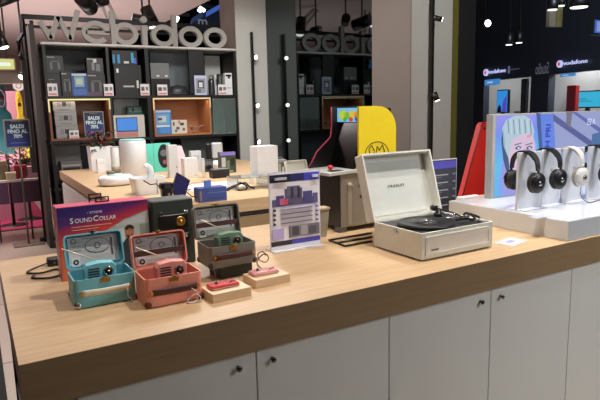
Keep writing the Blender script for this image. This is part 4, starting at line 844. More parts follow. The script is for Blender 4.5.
sbox('headset_carton', 'black carton with bright blue corners on the second bay stack', 'box', 112, 137, 50.5, R1+h+.001, (24, 26, 30), [(.02, .1, .1, .7, (30, 140, 200)), (.2, .1, .3, .7, (30, 150, 210)), (.75, .15, .85, .85, (40, 170, 200)), (.85, .1, .95, .5, (80, 90, 220)), (.45, .1, .65, .25, (200, 200, 200))], group=g)
t, w, h, Y_ = sbox('sound_bar_box', 'grey box with a black base in the third bay', 'box', 150.5, 169, 63, R1+.001, (120, 124, 126), [(0, 0, 1, .28, (24, 24, 26)), (0, .28, 1, .52, (16, 16, 18)), (.3, .58, .45, .63, (220, 220, 220)), (.75, .58, .9, .63, (220, 220, 220))], Y=SY+.1, dep=.2)
x_ = at(179, 85, SY+.15).x
t = thing('smart_hub', (x_, SY+.2, R1), 'dark low dome shaped appliance in the third bay', 'appliance')
m = MB(); m.M = Matrix.Diagonal((1.15, .8, 1, 1)); m.lathe([(0, 0), (.11, 0), (.12, .02), (.11, .07), (.08, .11), (0, .13)]); part('dome', m, mat((50, 52, 54), .4), t)
m = MB(); m.M = Matrix.Diagonal((1.15, .8, 1, 1)); m.lathe([(.119, .018), (.123, .02), (.123, .026), (.118, .028)]); part('rim', m, mat((90, 92, 94), .3), t)
sbox('product_carton', 'pale blue framed carton with a round grey picture on the top shelf', 'box', 194.5, 206.5, 75.5, R1, (190, 196, 226), [(.1, .1, .9, .85, (150, 156, 170)), (.25, .35, .75, .75, (70, 72, 78)), (.35, .4, .65, .65, (220, 222, 224)), (.1, .1, .5, .3, (110, 118, 120))], Y=SY+.01, dep=.05)
# bottle flask, cards in the 4th bay
t = thing('water_flask', (at(212, 85, SY+.08).x, SY+.1, R1), 'dark slim flask with a loop handle on the top shelf', 'flask')
m = MB(); m.lathe([(0, 0), (.036, 0), (.038, .01), (.038, .16), (.03, .19), (.022, .2), (0, .2)]); part('bottle', m, mat((70, 72, 74), .25, .5), t)
m = MB(); m.ring(0, .215, .03, .03, .008, -.006, .006); part('loop_handle', m, BLACK, t)
sbox('product_carton', 'narrow white carton behind the flask', 'box', 214.5, 219, 75, R1, W_, [(.2, .5, .8, .8, (150, 150, 150))], Y=SY+.2, dep=.06)
sbox('product_carton', 'narrow black carton between two white cartons', 'box', 218.5, 225.5, 74, R1, (44, 46, 48), [(.1, .5, .3, .9, (120, 120, 120)), (.5, .5, .7, .9, (100, 100, 100))], Y=SY+.1, dep=.06)
sbox('product_carton', 'tall white carton with a black notch at the right end of the top shelf', 'box', 225, 232, 73, R1, W_, [(.1, .84, .9, .93, (20, 20, 22)), (.4, .75, .7, .85, (20, 20, 22)), (.2, .3, .8, .34, (170, 170, 172))], Y=SY+.05, dep=.06)
# price tags
tags = [(47, 57, 83.5, R1, 'in front of the leftmost dark stack'), (103.5, 113, 84, R1, 'at the first black upright'), (140, 149, 84, R1, 'before the large black carton'), (157, 167, 84.5, R1, 'before the grey box with black base'), (218, 226.5, 84.5, R1, 'before the narrow black carton'), (69, 78.5, 130.5, R2, 'before the stack of grey cartons')]
for px0, px1, pyt, zb, wh in tags:
    Yt = SY-.0+(.005 if zb == R1 else 0.0); off = 0
    a = at(px0, pyt, Yt).x; b_ = at(px1, pyt, Yt).x; zt_ = at(px0, pyt, Yt).z; w = b_-a; zz = zb+(.023 if zb == R2 else 0.001); h = zt_-zz
    t = thing('price_tag', ((a+b_)/2, Yt+.0, zz), 'small white price card '+wh, 'price tag', 'white price cards on the shelves')
    m = MB(); m.box(-w/2, w/2, -.002, .002, 0, h); part('card', m, mat((226, 224, 224), .5), t)
    art('print', t, [(-w/2+.01, h*.4, -.005, h*.75, (90, 90, 96)), (.01, h*.45, w/2-.012, h*.75, (120, 120, 124)), (-w/2+.01, h*.08, w/2-.01, h*.22, (220, 120, 120))], -.002)
# stacked grey cartons in the left niche
zz = R2+.0235; g = 'stack of three grey cartons in the left wooden niche'
for k, (pt, px0, px1, wh) in enumerate(((125, 56, 78, 'bottom'), (111, 54.5, 76.5, 'middle'), (97.5, 52.5, 75, 'top'))):
    t, w, h, Y_ = sbox('grey_carton', 'grey carton printed with a dark emblem, %s of the stack of three' % wh, 'box', px0, px1, pt, zz, (150, 150, 150), [(.05, .9, .95, .93, (120, 120, 122)), (.2, .3, .35, .7, (128, 128, 130)), (.4, .35, .6, .68, (50, 50, 54)), (.65, .3, .8, .7, (128, 128, 130)), (.25, .08, .75, .12, (100, 100, 102))], group=g, dep=.25)
    zz += h+.001
SALE = [('SALDI', .24), ('FINO AL', .07), ('70%', -.10)]
def sale(parent, w, h, y, zc):
    m = MB(); m.box(-w/2, w/2, y, y+.006, zc-h/2, zc+h/2); part('holder', m, mat((150, 150, 140), .3), parent)
    sm = bpy.data.materials.get('sale_blue')
    if not sm:
        sm = bpy.data.materials.new('sale_blue'); sm.use_nodes = True; nt = sm.node_tree; b = nt.nodes['Principled BSDF']; tc = nt.nodes.new('ShaderNodeTexCoord'); sp = nt.nodes.new('ShaderNodeSeparateXYZ'); cr = nt.nodes.new('ShaderNodeValToRGB')
        cr.color_ramp.elements[0].color = rgb((40, 62, 150)); cr.color_ramp.elements[1].color = rgb((26, 32, 50)); nt.links.new(tc.outputs['Generated'], sp.inputs[0]); nt.links.new(sp.outputs['Z'], cr.inputs[0]); nt.links.new(cr.outputs[0], b.inputs['Base Color'])
    m = MB(); m.box(-w/2+.008, w/2-.008, y-.001, y, zc-h/2+.008, zc+h/2-.008); pr = part('printed_face', m, sm, parent)
    for s_, v in SALE: text('lettering', s_, h*.175, mat((205, 228, 230), .5, var=0), pr, (0, y-.0018, zc+v*h), bold=.0025, sx=.95)
    art('fine_print', parent, [(-w*.3, zc-h*.33, w*.3, zc-h*.315, (150, 160, 200)), (-w*.2, zc+h*.42, w*.2, zc+h*.43, (150, 150, 160))], y-.001)
a = at(84, 120, SY+.02); b_ = at(104, 120, SY+.02)
t = thing('sale_sign', ((a.x+b_.x)/2, SY+.03, R2+.0235), 'dark blue sale sign leaning in the left wooden niche', 'sign'); zt_ = at(94, 111.5, SY+.03).z-R2-.0235
sale(t, b_.x-a.x, zt_, 0, zt_/2)
# second bay middle row: white display with blue tablet
t = thing('tablet_display', (at(128, 130, SY+.02).x+.04, SY+.06, R2), 'white display stand carrying a bright blue screen', 'display'); w = at(149, 130, SY).x-at(116, 130, SY).x; h = at(130, 115, SY).z-R2
m = MB(); m.box(-w/2, w/2-.02, 0, .1, .0, h, bev=.004); part('stand', m, mat((214, 212, 204), .5), t)
x0 = at(117, 120, SY).x-t.location.x; x1_ = at(138.5, 120, SY).x-t.location.x; z0_ = at(127, 131.5, SY).z-R2; z1_ = at(127, 117.5, SY).z-R2
m = MB(); m.box(x0, x1_, -.012, -.001, z0_, z1_, bev=.003); tb = part('tablet', m, BLACK, t)
m = MB(); m.box(x0+.008, x1_-.008, -.0135, -.012, z0_+.008, z1_-.008); part('screen', m, mat((70, 150, 245), emit=.75), tb, 'bright blue screen')
m = MB(); m.box(x0, x1_, -.002, -.0, .01, z0_-.01); part('pink_print', m, mat((206, 140, 140), .5), t)
sbox('circuit_kit', 'small green circuit kit behind the blue screen', 'gadget', 127, 143, 106, R2+.001, (50, 96, 86), [(.1, .8, .9, .95, (120, 150, 140)), (.3, .82, .45, .93, (30, 40, 40))], Y=SY+.25, dep=.05)
# third bay
zz = R2+.0235
sbox('game_box', 'bright blue upright box in the right wooden niche', 'box', 154, 171, 110, zz, (70, 130, 200), [(.03, .9, .97, .98, (190, 200, 215)), (.1, .4, .9, .85, (110, 170, 220)), (.25, .5, .7, .75, (200, 210, 215)), (.2, .58, .45, .68, (70, 70, 90)), (.1, .3, .9, .38, (220, 230, 235)), (.3, .05, .9, .25, (80, 150, 220))], Y=SY+.0, dep=.08)
sbox('toy_box', 'white patterned low box beside the bright blue box', 'box', 171.5, 187, 120, zz, (216, 208, 196), [(.1, .6, .2, .85, (60, 60, 60)), (.3, .3, .5, .5, (90, 90, 88)), (.55, .6, .8, .8, (70, 74, 74)), (.2, .1, .35, .3, (60, 140, 130)), (.7, .2, .85, .4, (110, 100, 90)), (.45, .75, .55, .95, (190, 80, 70))], Y=SY+.05, dep=.08)
xd = at(195, 125, SY+.1).x
t = thing('toy_drone', (xd, SY+.1, zz), 'small brown toy drone in the right wooden niche', 'drone')
m = MB(); m.box(-.05, .05, -.03, .03, .04, .075, bev=.01); part('body', m, mat((130, 96, 86), .4), t)
for sx in (-1, 1):
    m = MB(); m.tube([(sx*.04, 0, .06), (sx*.09, 0, .085)], .006, seg=6); m.lathe([(0, .085), (.035, .085), (.035, .09), (0, .09)], seg=20, c=(sx*.08, 0)); part('rotor_arm', m, mat((190, 160, 150), .4), t)
    m = MB(); m.tube([(sx*.03, 0, .05), (sx*.05, 0, .0)], .005, seg=6); part('leg', m, mat((190, 160, 150), .4), t)
# lower shelf stuff seen above the second counter
sbox('grey_printer', 'grey box shaped appliance left of the white planter', 'appliance', 61, 82, 161, -.245, (112, 112, 110), [(.05, .8, .95, .86, (170, 170, 170)), (.1, .3, .9, .75, (40, 40, 42))], Y=SY+.03, dep=.16)

# ---------------------------------------------------------------- spotlight poles
def pole(X, Y, z0, z1, r, label, lamps):
    t = thing('spotlight_pole', (X, Y, z0), label, 'light')
    m = MB(); m.box(-r, r, -r, r, 0, z1-z0); part('pole', m, BLACKM, t)
    for (pz, d, rad, ln, es) in lamps:
        d = Vector(d).normalized(); c0 = Vector((0, -r, pz-z0)); c1 = c0+Vector((0, -.03, 0))+d*.0
        m = MB(); m.cyl(c0, c1, .01, seg=10); a_ = c1-d*ln*.3; b_ = c1+d*ln*.7; m.cyl(a_, b_, rad, seg=20); hd = part('lamp_head', m, BLACKM, t)
        m = MB(); m.cyl(b_, b_+d*.004, rad*.82, seg=20); part('bulb', m, mat((255, 252, 240), emit=es), hd, 'glowing lamp face')
    return t
pX = at(433, 50, 3.74).x
z20 = at(438, 18, 3.7).z; z98 = at(437, 95, 3.7).z
pole(pX, 3.75, -.92, 2.6, .012, 'black pole with two spotlights on the right pillar', [(z20, (.75, -.55, -.25), .022, .075, 6), (z98, (.25, -.35, -1), .026, .075, 6)])
pL = at(254.5, 100, 6.44).x
pole(pL, 6.46, at(262, 192, 6.44).z, at(252, 32, 6.44).z, .014, 'black strip with three small lamps on the far pillar', [(at(256, 57, 6.44).z, (.35, -.8, -.2), .032, .05, 9), (at(259, 105, 6.44).z, (.35, -.8, -.2), .032, .05, 9), (at(260, 141, 6.44).z, (.35, -.8, -.2), .032, .05, 9)])

# ---------------------------------------------------------------- left background
t = thing('display_table', (.0, 7.55, -.92), 'low table with dark violet front beside the gantry frame', 'table')
m = MB(); m.box(-1.2, .72, -.32, .35, .700, .725, bev=.004); part('tabletop', m, mat((210, 190, 186), .5), t)
m = MB(); m.box(-1.15, .3, -.30, -.28, .45, .70); m.box(.33, .7, -.30, -.28, .45, .70); part('front_panel', m, mat((92, 60, 92), .5), t)
for sx in (-1.1, .16, .5):
    m = MB(); m.box(sx, sx+.02, -.29, -.27, 0, .70); part('leg', m, mat((60, 40, 44), .5), t)
m = MB(); m.box(-3.5, .2+.6, 7.95, 11.6, -.918, -.905); single('pink_rug', m, mat((168, 52, 92), .9, bump=.4), (0, 0, 0), 'deep pink rug on the floor at the left', 'rug')
zt_ = -.195
def tb(name, label, cat, px0, px1, pyt, c, arts=(), Y=7.35, dep=.12):
    a = at(px0, 175, Y).x; b_ = at(px1, 175, Y).x; w = b_-a; h = at(px0, pyt, Y).z-zt_
    t = thing(name, ((a+b_)/2, Y+dep/2, zt_), label, cat); m = MB(); m.box(-w/2, w/2, -dep/2, dep/2, 0, h, bev=.006); part('body', m, mat(c, .5), t)
    m = MB(); m.box(-w/2-.004, w/2+.004, -dep/2-.004, dep/2+.004, h*.8, h+.004, bev=.004); part('lid', m, mat(tuple(min(255, int(v*1.15+8)) for v in c), .5), t); return t
tb('gift_box', 'khaki gift box at the left edge on the violet table', 'box', -2, 8, 162, (126, 116, 84))
tb('gift_box', 'dark red gift box on the violet table', 'box', 15, 27, 166, (150, 34, 48))
tb('gift_box', 'pale pink gift box right of the dark red one', 'box', 28, 37, 167, (190, 150, 160))
tb('gift_box', 'narrow magenta gift box beside the gantry posts', 'box', 38, 43.5, 163, (140, 40, 80))
tb('cream_dish', 'low cream box before the dark red gift box', 'box', 6, 16, 173, (206, 190, 160), Y=7.27, dep=.06)
wr = thing('green_garland', (at(22, 160, 7.6).x, 7.7, zt_), 'dark green leafy arrangement on the violet table', 'plant')
m = MB(); m.lathe([(0, 0), (.07, 0), (.09, .12), (.085, .12), (0, .1)], seg=18); part('pot', m, mat((70, 50, 40), .6), wr)
for nm, cc, n_ in (('leaves', (34, 84, 56), 90), ('blossoms', (190, 110, 130), 40), ('dry_leaves', (110, 90, 60), 60)):
    m = MB()
    for k in range(n_):
        a = random.uniform(0, 2*PI); rr = random.uniform(.02, .30); c = Vector((rr*math.cos(a), rr*math.sin(a)*.4, random.uniform(.12, .34)))
        m.M = Matrix.Translation(c) @ Matrix.Rotation(a, 4, 'Z') @ Matrix.Rotation(random.uniform(-1, 1), 4, 'Y'); L = .035
        m._f([m._v(v) for v in ((-L, 0, 0), (0, -L*.5, .004), (L, 0, 0), (0, L*.5, .004))], m.mi(mat(cc, .6)))
    part(nm, m, None, wr)
m = MB()
for k in range(8): a = k*.8; m.tube([(0, 0, .1), (.1*math.cos(a), .05*math.sin(a), .2), (.24*math.cos(a), .1*math.sin(a), .26)], .004, seg=5)
part('stems', m, mat((60, 50, 34), .7), wr)
# sale sign on a floor pole
c = gr(29, 244.5, -.92)
t = thing('sale_sign', (c.x, c.y, -.92), 'dark blue sale sign on a thin floor pole, far left', 'sign')
m = MB(); m.box(-.16, .16, -.11, .13, 0, .012, bev=.003); part('base_plate', m, mat((130, 120, 108), .4, .3), t)
zs0 = at(18, 148, c.y-.02).z+.92; zs1 = at(18, 119, c.y-.02).z+.92
m = MB(); m.cyl((0, 0, .01), (-.0, 0, zs0+.1), .010, seg=12); part('pole', m, mat((110, 104, 96), .3, .6), t)
sx_ = at(17.5, 133, c.y).x-c.x; ws = at(31, 133, c.y).x-at(4, 133, c.y).x
hold = bpy.data.objects.new('sign_head', None)
class _: pass
# the head sits slightly left of the pole
m = MB(); m.box(sx_-ws/2, sx_+ws/2, -.022, -.012, zs0, zs1, bev=.002); hd = part('sign_frame', m, mat((150, 150, 136), .3), t)
bpy.data.objects.remove(hold)
h = zs1-zs0; zc = (zs0+zs1)/2
m = MB(); m.box(sx_-ws/2+.016, sx_+ws/2-.016, -.0235, -.022, zs0+.016, zs1-.016); fc = part('printed_face', m, bpy.data.materials['sale_blue'], t)
for s_, v in SALE: text('lettering', s_, h*.175, mat((205, 228, 230), .5, var=0), fc, (sx_, -.0245, zc+v*h), bold=.0025, sx=.95)
art('fine_print', t, [(sx_-ws*.3, zc-h*.33, sx_+ws*.3, zc-h*.315, (150, 160, 200)), (sx_-ws*.2, zc+h*.42, sx_+ws*.2, zc+h*.43, (150, 150, 160))], -.0235)
# hooded garments on display heads
def hood(px, py0, py1, Y, wpx, c, label, pk):
    x = at(px, (py0+py1)/2, Y).x; z1 = at(px, py0, Y).z; zb = at(px, py1, Y).z; w = at(px+wpx/2, py0, Y).x-at(px-wpx/2, py0, Y).x; h = z1-zb
    t = thing('hooded_coat', (x, Y, -.92), label, 'coat'); dz = zb+.92
    m = MB(); m.loft([[(p_[0], p_[1], z_+dz) for p_ in rrect(w*s_, w*s_*.7, w*s_*.3, 5, 0)] for s_, z_ in ((1.05, -.25), (1.15, 0), (1.2, h*.25), (1.0, h*.42), (.55, h*.5), (.62, h*.62), (.66, h*.8), (.5, h*.95), (.2, h))], smooth=True); part('coat_shell', m, mat(c, .7), t)
    m = MB(); m.M = Matrix.Translation((0, -w*.22, dz+h*.72)) @ Matrix.Rotation(.2, 4, 'X'); m.ring(0, 0, w*.24, h*.17, w*.05, -.02, .02); part('hood_edge', m, mat(pk, .8), t)
    m = MB(); m.ball((0, -w*.12, dz+h*.72), w*.24, sc=(1, .8, 1.1)); part('display_head', m, mat((70, 40, 40), .6), t)
    m = MB(); m.cyl((0, 0, 0), (0, 0, dz-.2), .02, seg=12); m.lathe([(0, 0), (.18, 0), (.18, .015), (0, .02)]); part('stand', m, BLACK, t)
hood(2, 84, 135, 8.3, 17, (22, 92, 100), 'teal hooded coat on a display stand at the left edge', (200, 120, 150))
hood(20.5, 91, 140, 8.65, 10, (226, 186, 30), 'yellow hooded coat on a display stand beside the gantry frame', (240, 210, 60))
m = MB(); m.box(-1.5, at(18, 100, 8.8).x, 8.8, 8.85, -.92, at(10, 91, 8.8).z); single('partition_screen', m, mat((214, 150, 170), .7), (0, 0, 0), 'pink partition behind the hooded coats', 'partition')
t = thing('ceiling_sign', (at(5, 63, 8.0).x, 8.0, at(5, 70, 8.0).z), 'glowing yellowish light box sign at the left edge', 'sign')
w = at(15.5, 60, 8).x-t.location.x; h = at(5, 58, 8).z-at(5, 69.5, 8).z
m = MB(); m.box(-1.2, w, 0, .25, 0, h, bev=.01); part('casing', m, mat((160, 150, 130), .5), t)
m = MB(); m.box(-1.19, w-.02, -.006, -.001, .01, h-.01); part('lit_face', m, mat((226, 226, 130), emit=.85), t, 'glowing face'); m = MB(); m.box(-1.0, w-.06, -.008, -.0061, h*.35, h*.65); part('pale_band', m, mat((230, 245, 235), emit=1.0), t)
m = MB(); m.box(-1.2, w+.1, .02, .22, -.16, -.001); part('lower_casing', m, mat((110, 96, 88), .6), t)
for s_ in (-.9, w-.1): m = MB(); m.box(s_, s_+.02, .1, .12, h, 2.2-at(5, 70, 8.0).z); part('hanger', m, BLACK, t)
t = thing('round_badge', (at(18.5, 87, 8.75).x, 8.74, at(18.5, 91, 8.75).z), 'small white round badge above the pink partition', 'sign')
m = MB(); m.M = Matrix.Translation((0, 0, .07)); m.ring(0, 0, .07, .07, .0695, -.004, .004); part('disc', m, mat((226, 220, 216), .5), t); m = MB(); m.M = Matrix.Translation((0, 0, .07)); m.ring(0, 0, .036, .036, .01, -.006, -.0041); part('ring_mark', m, mat((150, 120, 120), .5), t)
# ceiling spots
def spot(px, py, Y, label, d=(.6, -.5, -.6), L=.16, r=.05, es=5):
    p_ = at(px, py, Y); t = thing('ceiling_spotlight', (p_.x, Y, 2.2), label, 'light', 'black spotlights under the ceiling'); dz = p_.z-2.2
    m = MB(); m.cyl((0, 0, 0), (0, 0, dz), .012, seg=8); part('stem', m, BLACKM, t)
    d = Vector(d).normalized(); m = MB(); c = Vector((0, 0, dz)); m.cyl(c-d*L/2, c+d*L/2, r, seg=18); hd = part('lamp_head', m, BLACKM, t)
    m = MB(); m.cyl(c+d*L/2, c+d*(L/2+.005), r*.85, seg=18); part('bulb', m, mat((255, 250, 240), emit=es), hd, 'glowing lamp face')
spot(1, 40, 6.6, 'black spotlight at the left edge below the ceiling', d=(.3, -.2, -1))
spot(25, 73, 8.0, 'black spotlight hanging over the hooded coats', d=(-.5, -.4, -.6))
spot(4, 0, 6.0, 'black spotlight at the top left corner', d=(-.8, -.2, -.4), L=.25)
spot(86, 3, 7.2, 'black spotlight above the letter e, large', d=(.4, .7, -.2), L=.3, r=.09)
spot(97, 2, 7.4, 'black spotlight above the gap of e and b', d=(-.5, .8, -.1), L=.28, r=.07)
spot(143, 20, 7.4, 'black spotlight above the letter i, pointing left', d=(-.7, .5, .2), L=.25, r=.06)
spot(150, 17, 7.6, 'black spotlight above the letter i with a lit face', d=(.3, -.3, -.9), L=.26, r=.08, es=4)
for k, (xa_, ya, xb_, yb) in enumerate(((97, 0, 107, 20), (103, 0, 116, 19))):
    A0 = at(xa_, ya-8, 8.0); B0 = at(xb_, yb, 8.3)
    m = MB(); A_ = Vector((A0.x, A0.y, min(A0.z, 2.19))); m.tube([(0, 0, 0), B0-A_], .028, seg=4, smooth=False)
    single('cable_tray', m, mat((196, 186, 184), .5), (A_.x, A_.y, A_.z), 'pale slotted ceiling strut, '+('left' if k == 0 else 'right')+' of the pair above the letters e and b', 'strut')
# mall lights beyond the shop ceiling
def tubeL(px0, py0, px1, py1, Y, label, es=4):
    a = at(px0, py0, Y); b_ = at(px1, py1, Y); c = (a+b_)/2; t = thing('mall_lamp', c, label, 'light')
    m = MB(); m.tube([a-c, b_-c], .09, seg=10); part('tube', m, mat((250, 248, 240), emit=es), t)
    m = MB(); m.box(-.5, .5, .1, .5, .1, .2); part('housing', m, BLACK, t); m = MB(); m.cyl((0, .3, .2), (0, .3, max(.3, 4.59-c.z)), .03, seg=8); part('stem', m, BLACK, t)
tubeL(172, 16.5, 178, 20, 17, 'white oval lamp in the dark above the d and o')
tubeL(199, 8.5, 204, 12, 17, 'white oval lamp in the dark above the last o')
t = thing('blue_light_panel', at(207, 30, 16), 'blue lit panel in the dark mall above the last letter', 'light panel'); o_ = Vector(t.location)-Vector((0, 0, Z0))
def qd(pts, y=0): return [((at(px, py, 16)-o_).x, (at(px, py, 16)-o_).z) for px, py in pts]
m = MB(); m.prism(qd([(193, 18), (216, 6), (222, 5), (222, 30), (191, 33)]), .02, .12); part('backing', m, mat((26, 40, 66), .5), t)
m = MB(); m.prism(qd([(206, 12), (222, 3), (222, 8), (206, 17)]), -.02, .01); part('lit_band', m, mat((70, 110, 210), emit=.6), t, 'blue glowing band')
m = MB(); m.prism(qd([(192, 18), (203, 11), (203, 17), (190, 24)]), -.02, .01); part('dim_band', m, mat((50, 76, 130), emit=.35), t)
text('wall_letter', 'm', .42, mat((120, 130, 140), emit=.6), t, (qd([(202, 22)])[0][0], -.05, qd([(202, 22)])[0][1]), bold=.004)
m = MB(); m.cyl((0, .06, 0), (0, .06, -o_.z-.92), .06); part('post', m, BLACK, t)

# ---------------------------------------------------------------- shop across the mall
u = R3 @ _d(147, 115); u.z = 0; u.normalize(); u = -u     # runs to the right in the photo, coming nearer
A0 = at(470, 90, 13.0)
nrm = Vector((u.y, -u.x, 0))                                # faces the camera side
if nrm.y > 0: nrm = -nrm
def fp(px, py):                                           # facade coordinates (s, z) of a pixel
    r = ray(px, py); t_ = (A0-EYE).dot(nrm)/r.dot(nrm); P = EYE+r*t_; return ((P-A0).dot(u), P.z)
ANG = math.atan2(u.y, u.x)
FL = Vector((A0.x, A0.y, 0))
sA = fp(470, 90)[0]; sB = fp(640, 90)[0]
o1a, o1z = fp(484, 81); o1b = fp(531, 80)[0]; o2a, o2z = fp(549, 77); o2b = fp(640, 74)[0]
DF = mat((58, 62, 74), .5)
m = MB(); m.box(sA-12, sB+3, 0, .2, max(o1z, o2z)+.0, 5.5); m.box(sA-12, o1a, 0, .2, -.92, max(o1z, o2z)); m.box(o1b, o2a, 0, .2, -.92, max(o1z, o2z)); m.box(o1a, o1b, .0, .2, o1z, max(o1z, o2z))
w_ = struct('wall_facade', m, DF); w_.location = (FL.x, FL.y, Z0); w_.rotation_euler = (0, 0, ANG)
IN = mat((150, 150, 148), .7)
m = MB(); m.box(o1a-.6, o2b+.5, 2.6, 2.7, -.92, 2.6, IN); m.box(o1a-.7, o1a-.6, .2, 2.7, -.92, 2.6, IN); m.box(o1b+.1, o1b+.2, .2, 2.6, -.92, 2.6, IN); m.box(o2a-.1, o2a, .2, 2.6, -.92, 2.6, IN); m.box(o1a-.6, o2b+.5, .2, 2.6, 2.2, 2.3, IN)
w_ = struct('wall_shop_interior', m, IN); w_.location = (FL.x, FL.y, Z0); w_.rotation_euler = (0, 0, ANG)
def fthing(name, px, py, dy, label, cat, group=None):
    Q = A0+Vector((-u.y, u.x, 0))*dy; r = ray(px, py); P = EYE+r*((Q-EYE).dot(nrm)/r.dot(nrm)); s_ = (P-A0).dot(u); z_ = P.z
    return thing(name, (P.x, P.y, z_), label, cat, group, ANG), s_, z_
RED = mat((220, 30, 50), emit=1.0); WHT = mat((196, 204, 255), emit=.9)
for px0, px1, py, lab, extra in ((487, 509, 72.5, 'lit white and red phone shop sign, the left and smaller one', True), (561, 592, 64, 'lit white and red phone shop sign, the right and larger one', False)):
    t, s_, z_ = fthing('shop_sign', px0, py, -.03, lab, 'sign', 'lit phone shop signs')
    se = fp(px1, py)[0]; w = se-s_; r_ = abs(fp(px0, py-3.6)[1]-fp(px0, py+3.6)[1])/2*(1 if not extra else .95)
    m = MB(); m.ring(0, 0, r_, r_, r_-.001, -.06, -.01, WHT); lg = part('round_logo', m, None, t)
    m = MB(); m.ring(r_*.02, -r_*.08, r_*.42, r_*.42, r_*.419, -.066, -.0605, RED); m.prism([(-r_*.45, -r_*.1), (-r_*.35, r_*.4), (r_*.3, r_*.85), (r_*.2, r_*.6), (0, r_*.3)], -.066, -.0605, RED); part('red_quote_mark', m, None, lg)
    x0 = r_*1.35; text('lettering', 'vodafone', r_*1.55, WHT, t, (x0, -.03, 0), ax='LEFT', bold=.0, ext=.01, sx=(w-x0)/(r_*1.55*4.05))
    if extra:
        m = MB(); m.box(w*1.06, w*1.06+.03, -.05, -.01, -r_, r_); part('divider_line', m, mat((120, 130, 160), emit=.5), t)
        m = MB(); m.box(w*1.12, w*1.5, -.05, -.01, -r_*.15, r_*.1); part('fine_print', m, mat((90, 100, 130), emit=.4), t)
t, s_, z_ = fthing('window_lettering', 543, 69, -.03, 'dim mirrored lettering between the two phone shop signs', 'sign')
w = fp(553, 69)[0]-fp(533, 69)[0]; o_l = text('lettering', 'Studio', .42, mat((120, 124, 136), emit=.45), t, (0, -.03, 0), sx=-w/1.6)
# shop screens, blue plates, figures
def fscreen(px0, px1, py0, py1, c, label, dy=.6, em_=.8):
    # on a plane dy behind the facade
    def f2(px, py):
        Q = A0+Vector((-u.y, u.x, 0))*dy; r = ray(px, py); t_ = (Q-EYE).dot(nrm)/r.dot(nrm); P = EYE+r*t_; return P
    a = f2(px0, py1); b_ = f2(px1, py1); c_ = f2(px0, py0); w = (b_-a).dot(u); h = c_.z-a.z
    t = thing('shop_screen', ((a.x+b_.x)/2, (a.y+b_.y)/2, -.92), label, 'screen', None, ANG); zb = a.z+.92
    m = MB(); m.box(-w/2-.03, w/2+.03, 0, .08, zb-.03, zb+h+.03, bev=.01); part('casing', m, BLACK, t)
    m = MB(); m.box(-w/2, w/2, -.01, -.001, zb, zb+h); part('display', m, mat(c, emit=em_), t, 'glowing display')
    m = MB(); m.box(-.05, .05, .0, .06, 0, zb-.03); m.box(-.3, .3, -.15, .2, 0, .03); part('stand', m, DGREY, t); return t, w, h, zb
t, w, h, zb = fscreen(497, 507, 91, 112, (50, 150, 235), 'upright bright blue screen inside the left shop opening')
m = MB(); m.prism([(w*.0, zb), (w*.45, zb), (w*.45, zb+h*.8), (w*.1, zb+h*.5)], -.016, -.0101, mat((90, 80, 210), emit=.7)); m.prism([(-w*.45, zb), (-w*.05, zb), (-w*.1, zb+h*.25), (-w*.25, zb+h*.35), (-w*.4, zb+h*.2)], -.016, -.0101, BLACKM); part('screen_picture', m, None, t)
t, w, h, zb = fscreen(574, 600, 92.5, 107, (50, 190, 230), 'wide turquoise screen inside the right shop opening')
m = MB(); m.box(-w*.3, w*.0, -.016, -.0101, zb+h*.5, zb+h*.56); m.box(-w*.3, w*.2, -.016, -.0101, zb+h*.35, zb+h*.4); part('screen_text_lines', m, mat((40, 130, 170), emit=.7), t)
for (a_, b_, c_, d_, lab) in ((486, 500, 79.5, 85, 'small blue lit plate over the left shop opening'), (562, 576, 73.5, 76.5, 'small blue lit plate over the right shop opening')):
    t, s_, z_ = fthing('blue_plate', (a_+b_)/2, d_, -.05, lab, 'sign'); w = fp(b_, d_)[0]-fp(a_, d_)[0]; h = fp(a_, c_)[1]-fp(a_, d_)[1]
    m = MB(); m.box(-w/2, w/2, -.06, 0, 0, h, mat((70, 150, 220), emit=.7), bev=.01); part('lit_face', m, None, t); m = MB(); m.box(-w*.3, w*.1, -.066, -.061, h*.4, h*.6); part('text_line', m, WHT, t)
t, s_, z_ = fthing('red_cabinet', 570, 112, .22, 'red display cabinet left of the wide turquoise screen', 'cabinet'); t.location.z = 0
m = MB(); m.box(-.16, .16, 0, .12, 0, 1.9, bev=.02); part('body', m, mat((190, 40, 44), .5), t); m = MB(); m.box(-.12, .12, -.01, 0, 1.0, 1.8); part('poster', m, mat((150, 60, 70), .5), t)
t, s_, z_ = fthing('counter_shelf', 515, 112, 1.6, 'brown display shelf inside the left shop opening', 'shelf'); t.location.z = 0
m = MB(); m.box(-.5, .5, 0, .4, 0, 1.2, bev=.02); part('body', m, mat((120, 86, 60), .5), t); m = MB(); m.box(-.55, .55, -.04, .44, 1.2, 1.25); part('top', m, mat((150, 130, 110), .5), t)
for px in (523, 526):
    t, s_, z_ = fthing('shop_mullion', px, 100, .25, 'grey upright post in the left shop opening, '+('left' if px == 523 else 'right')+' of two', 'post'); t.location.z = 0
    m = MB(); m.box(-.05, .05, -.04, .04, 0, o1z+.92-.03); part('post', m, mat((70, 72, 76), .5), t); m = MB(); m.box(-.08, .08, -.06, .06, 0, .06); part('foot', m, BLACK, t)
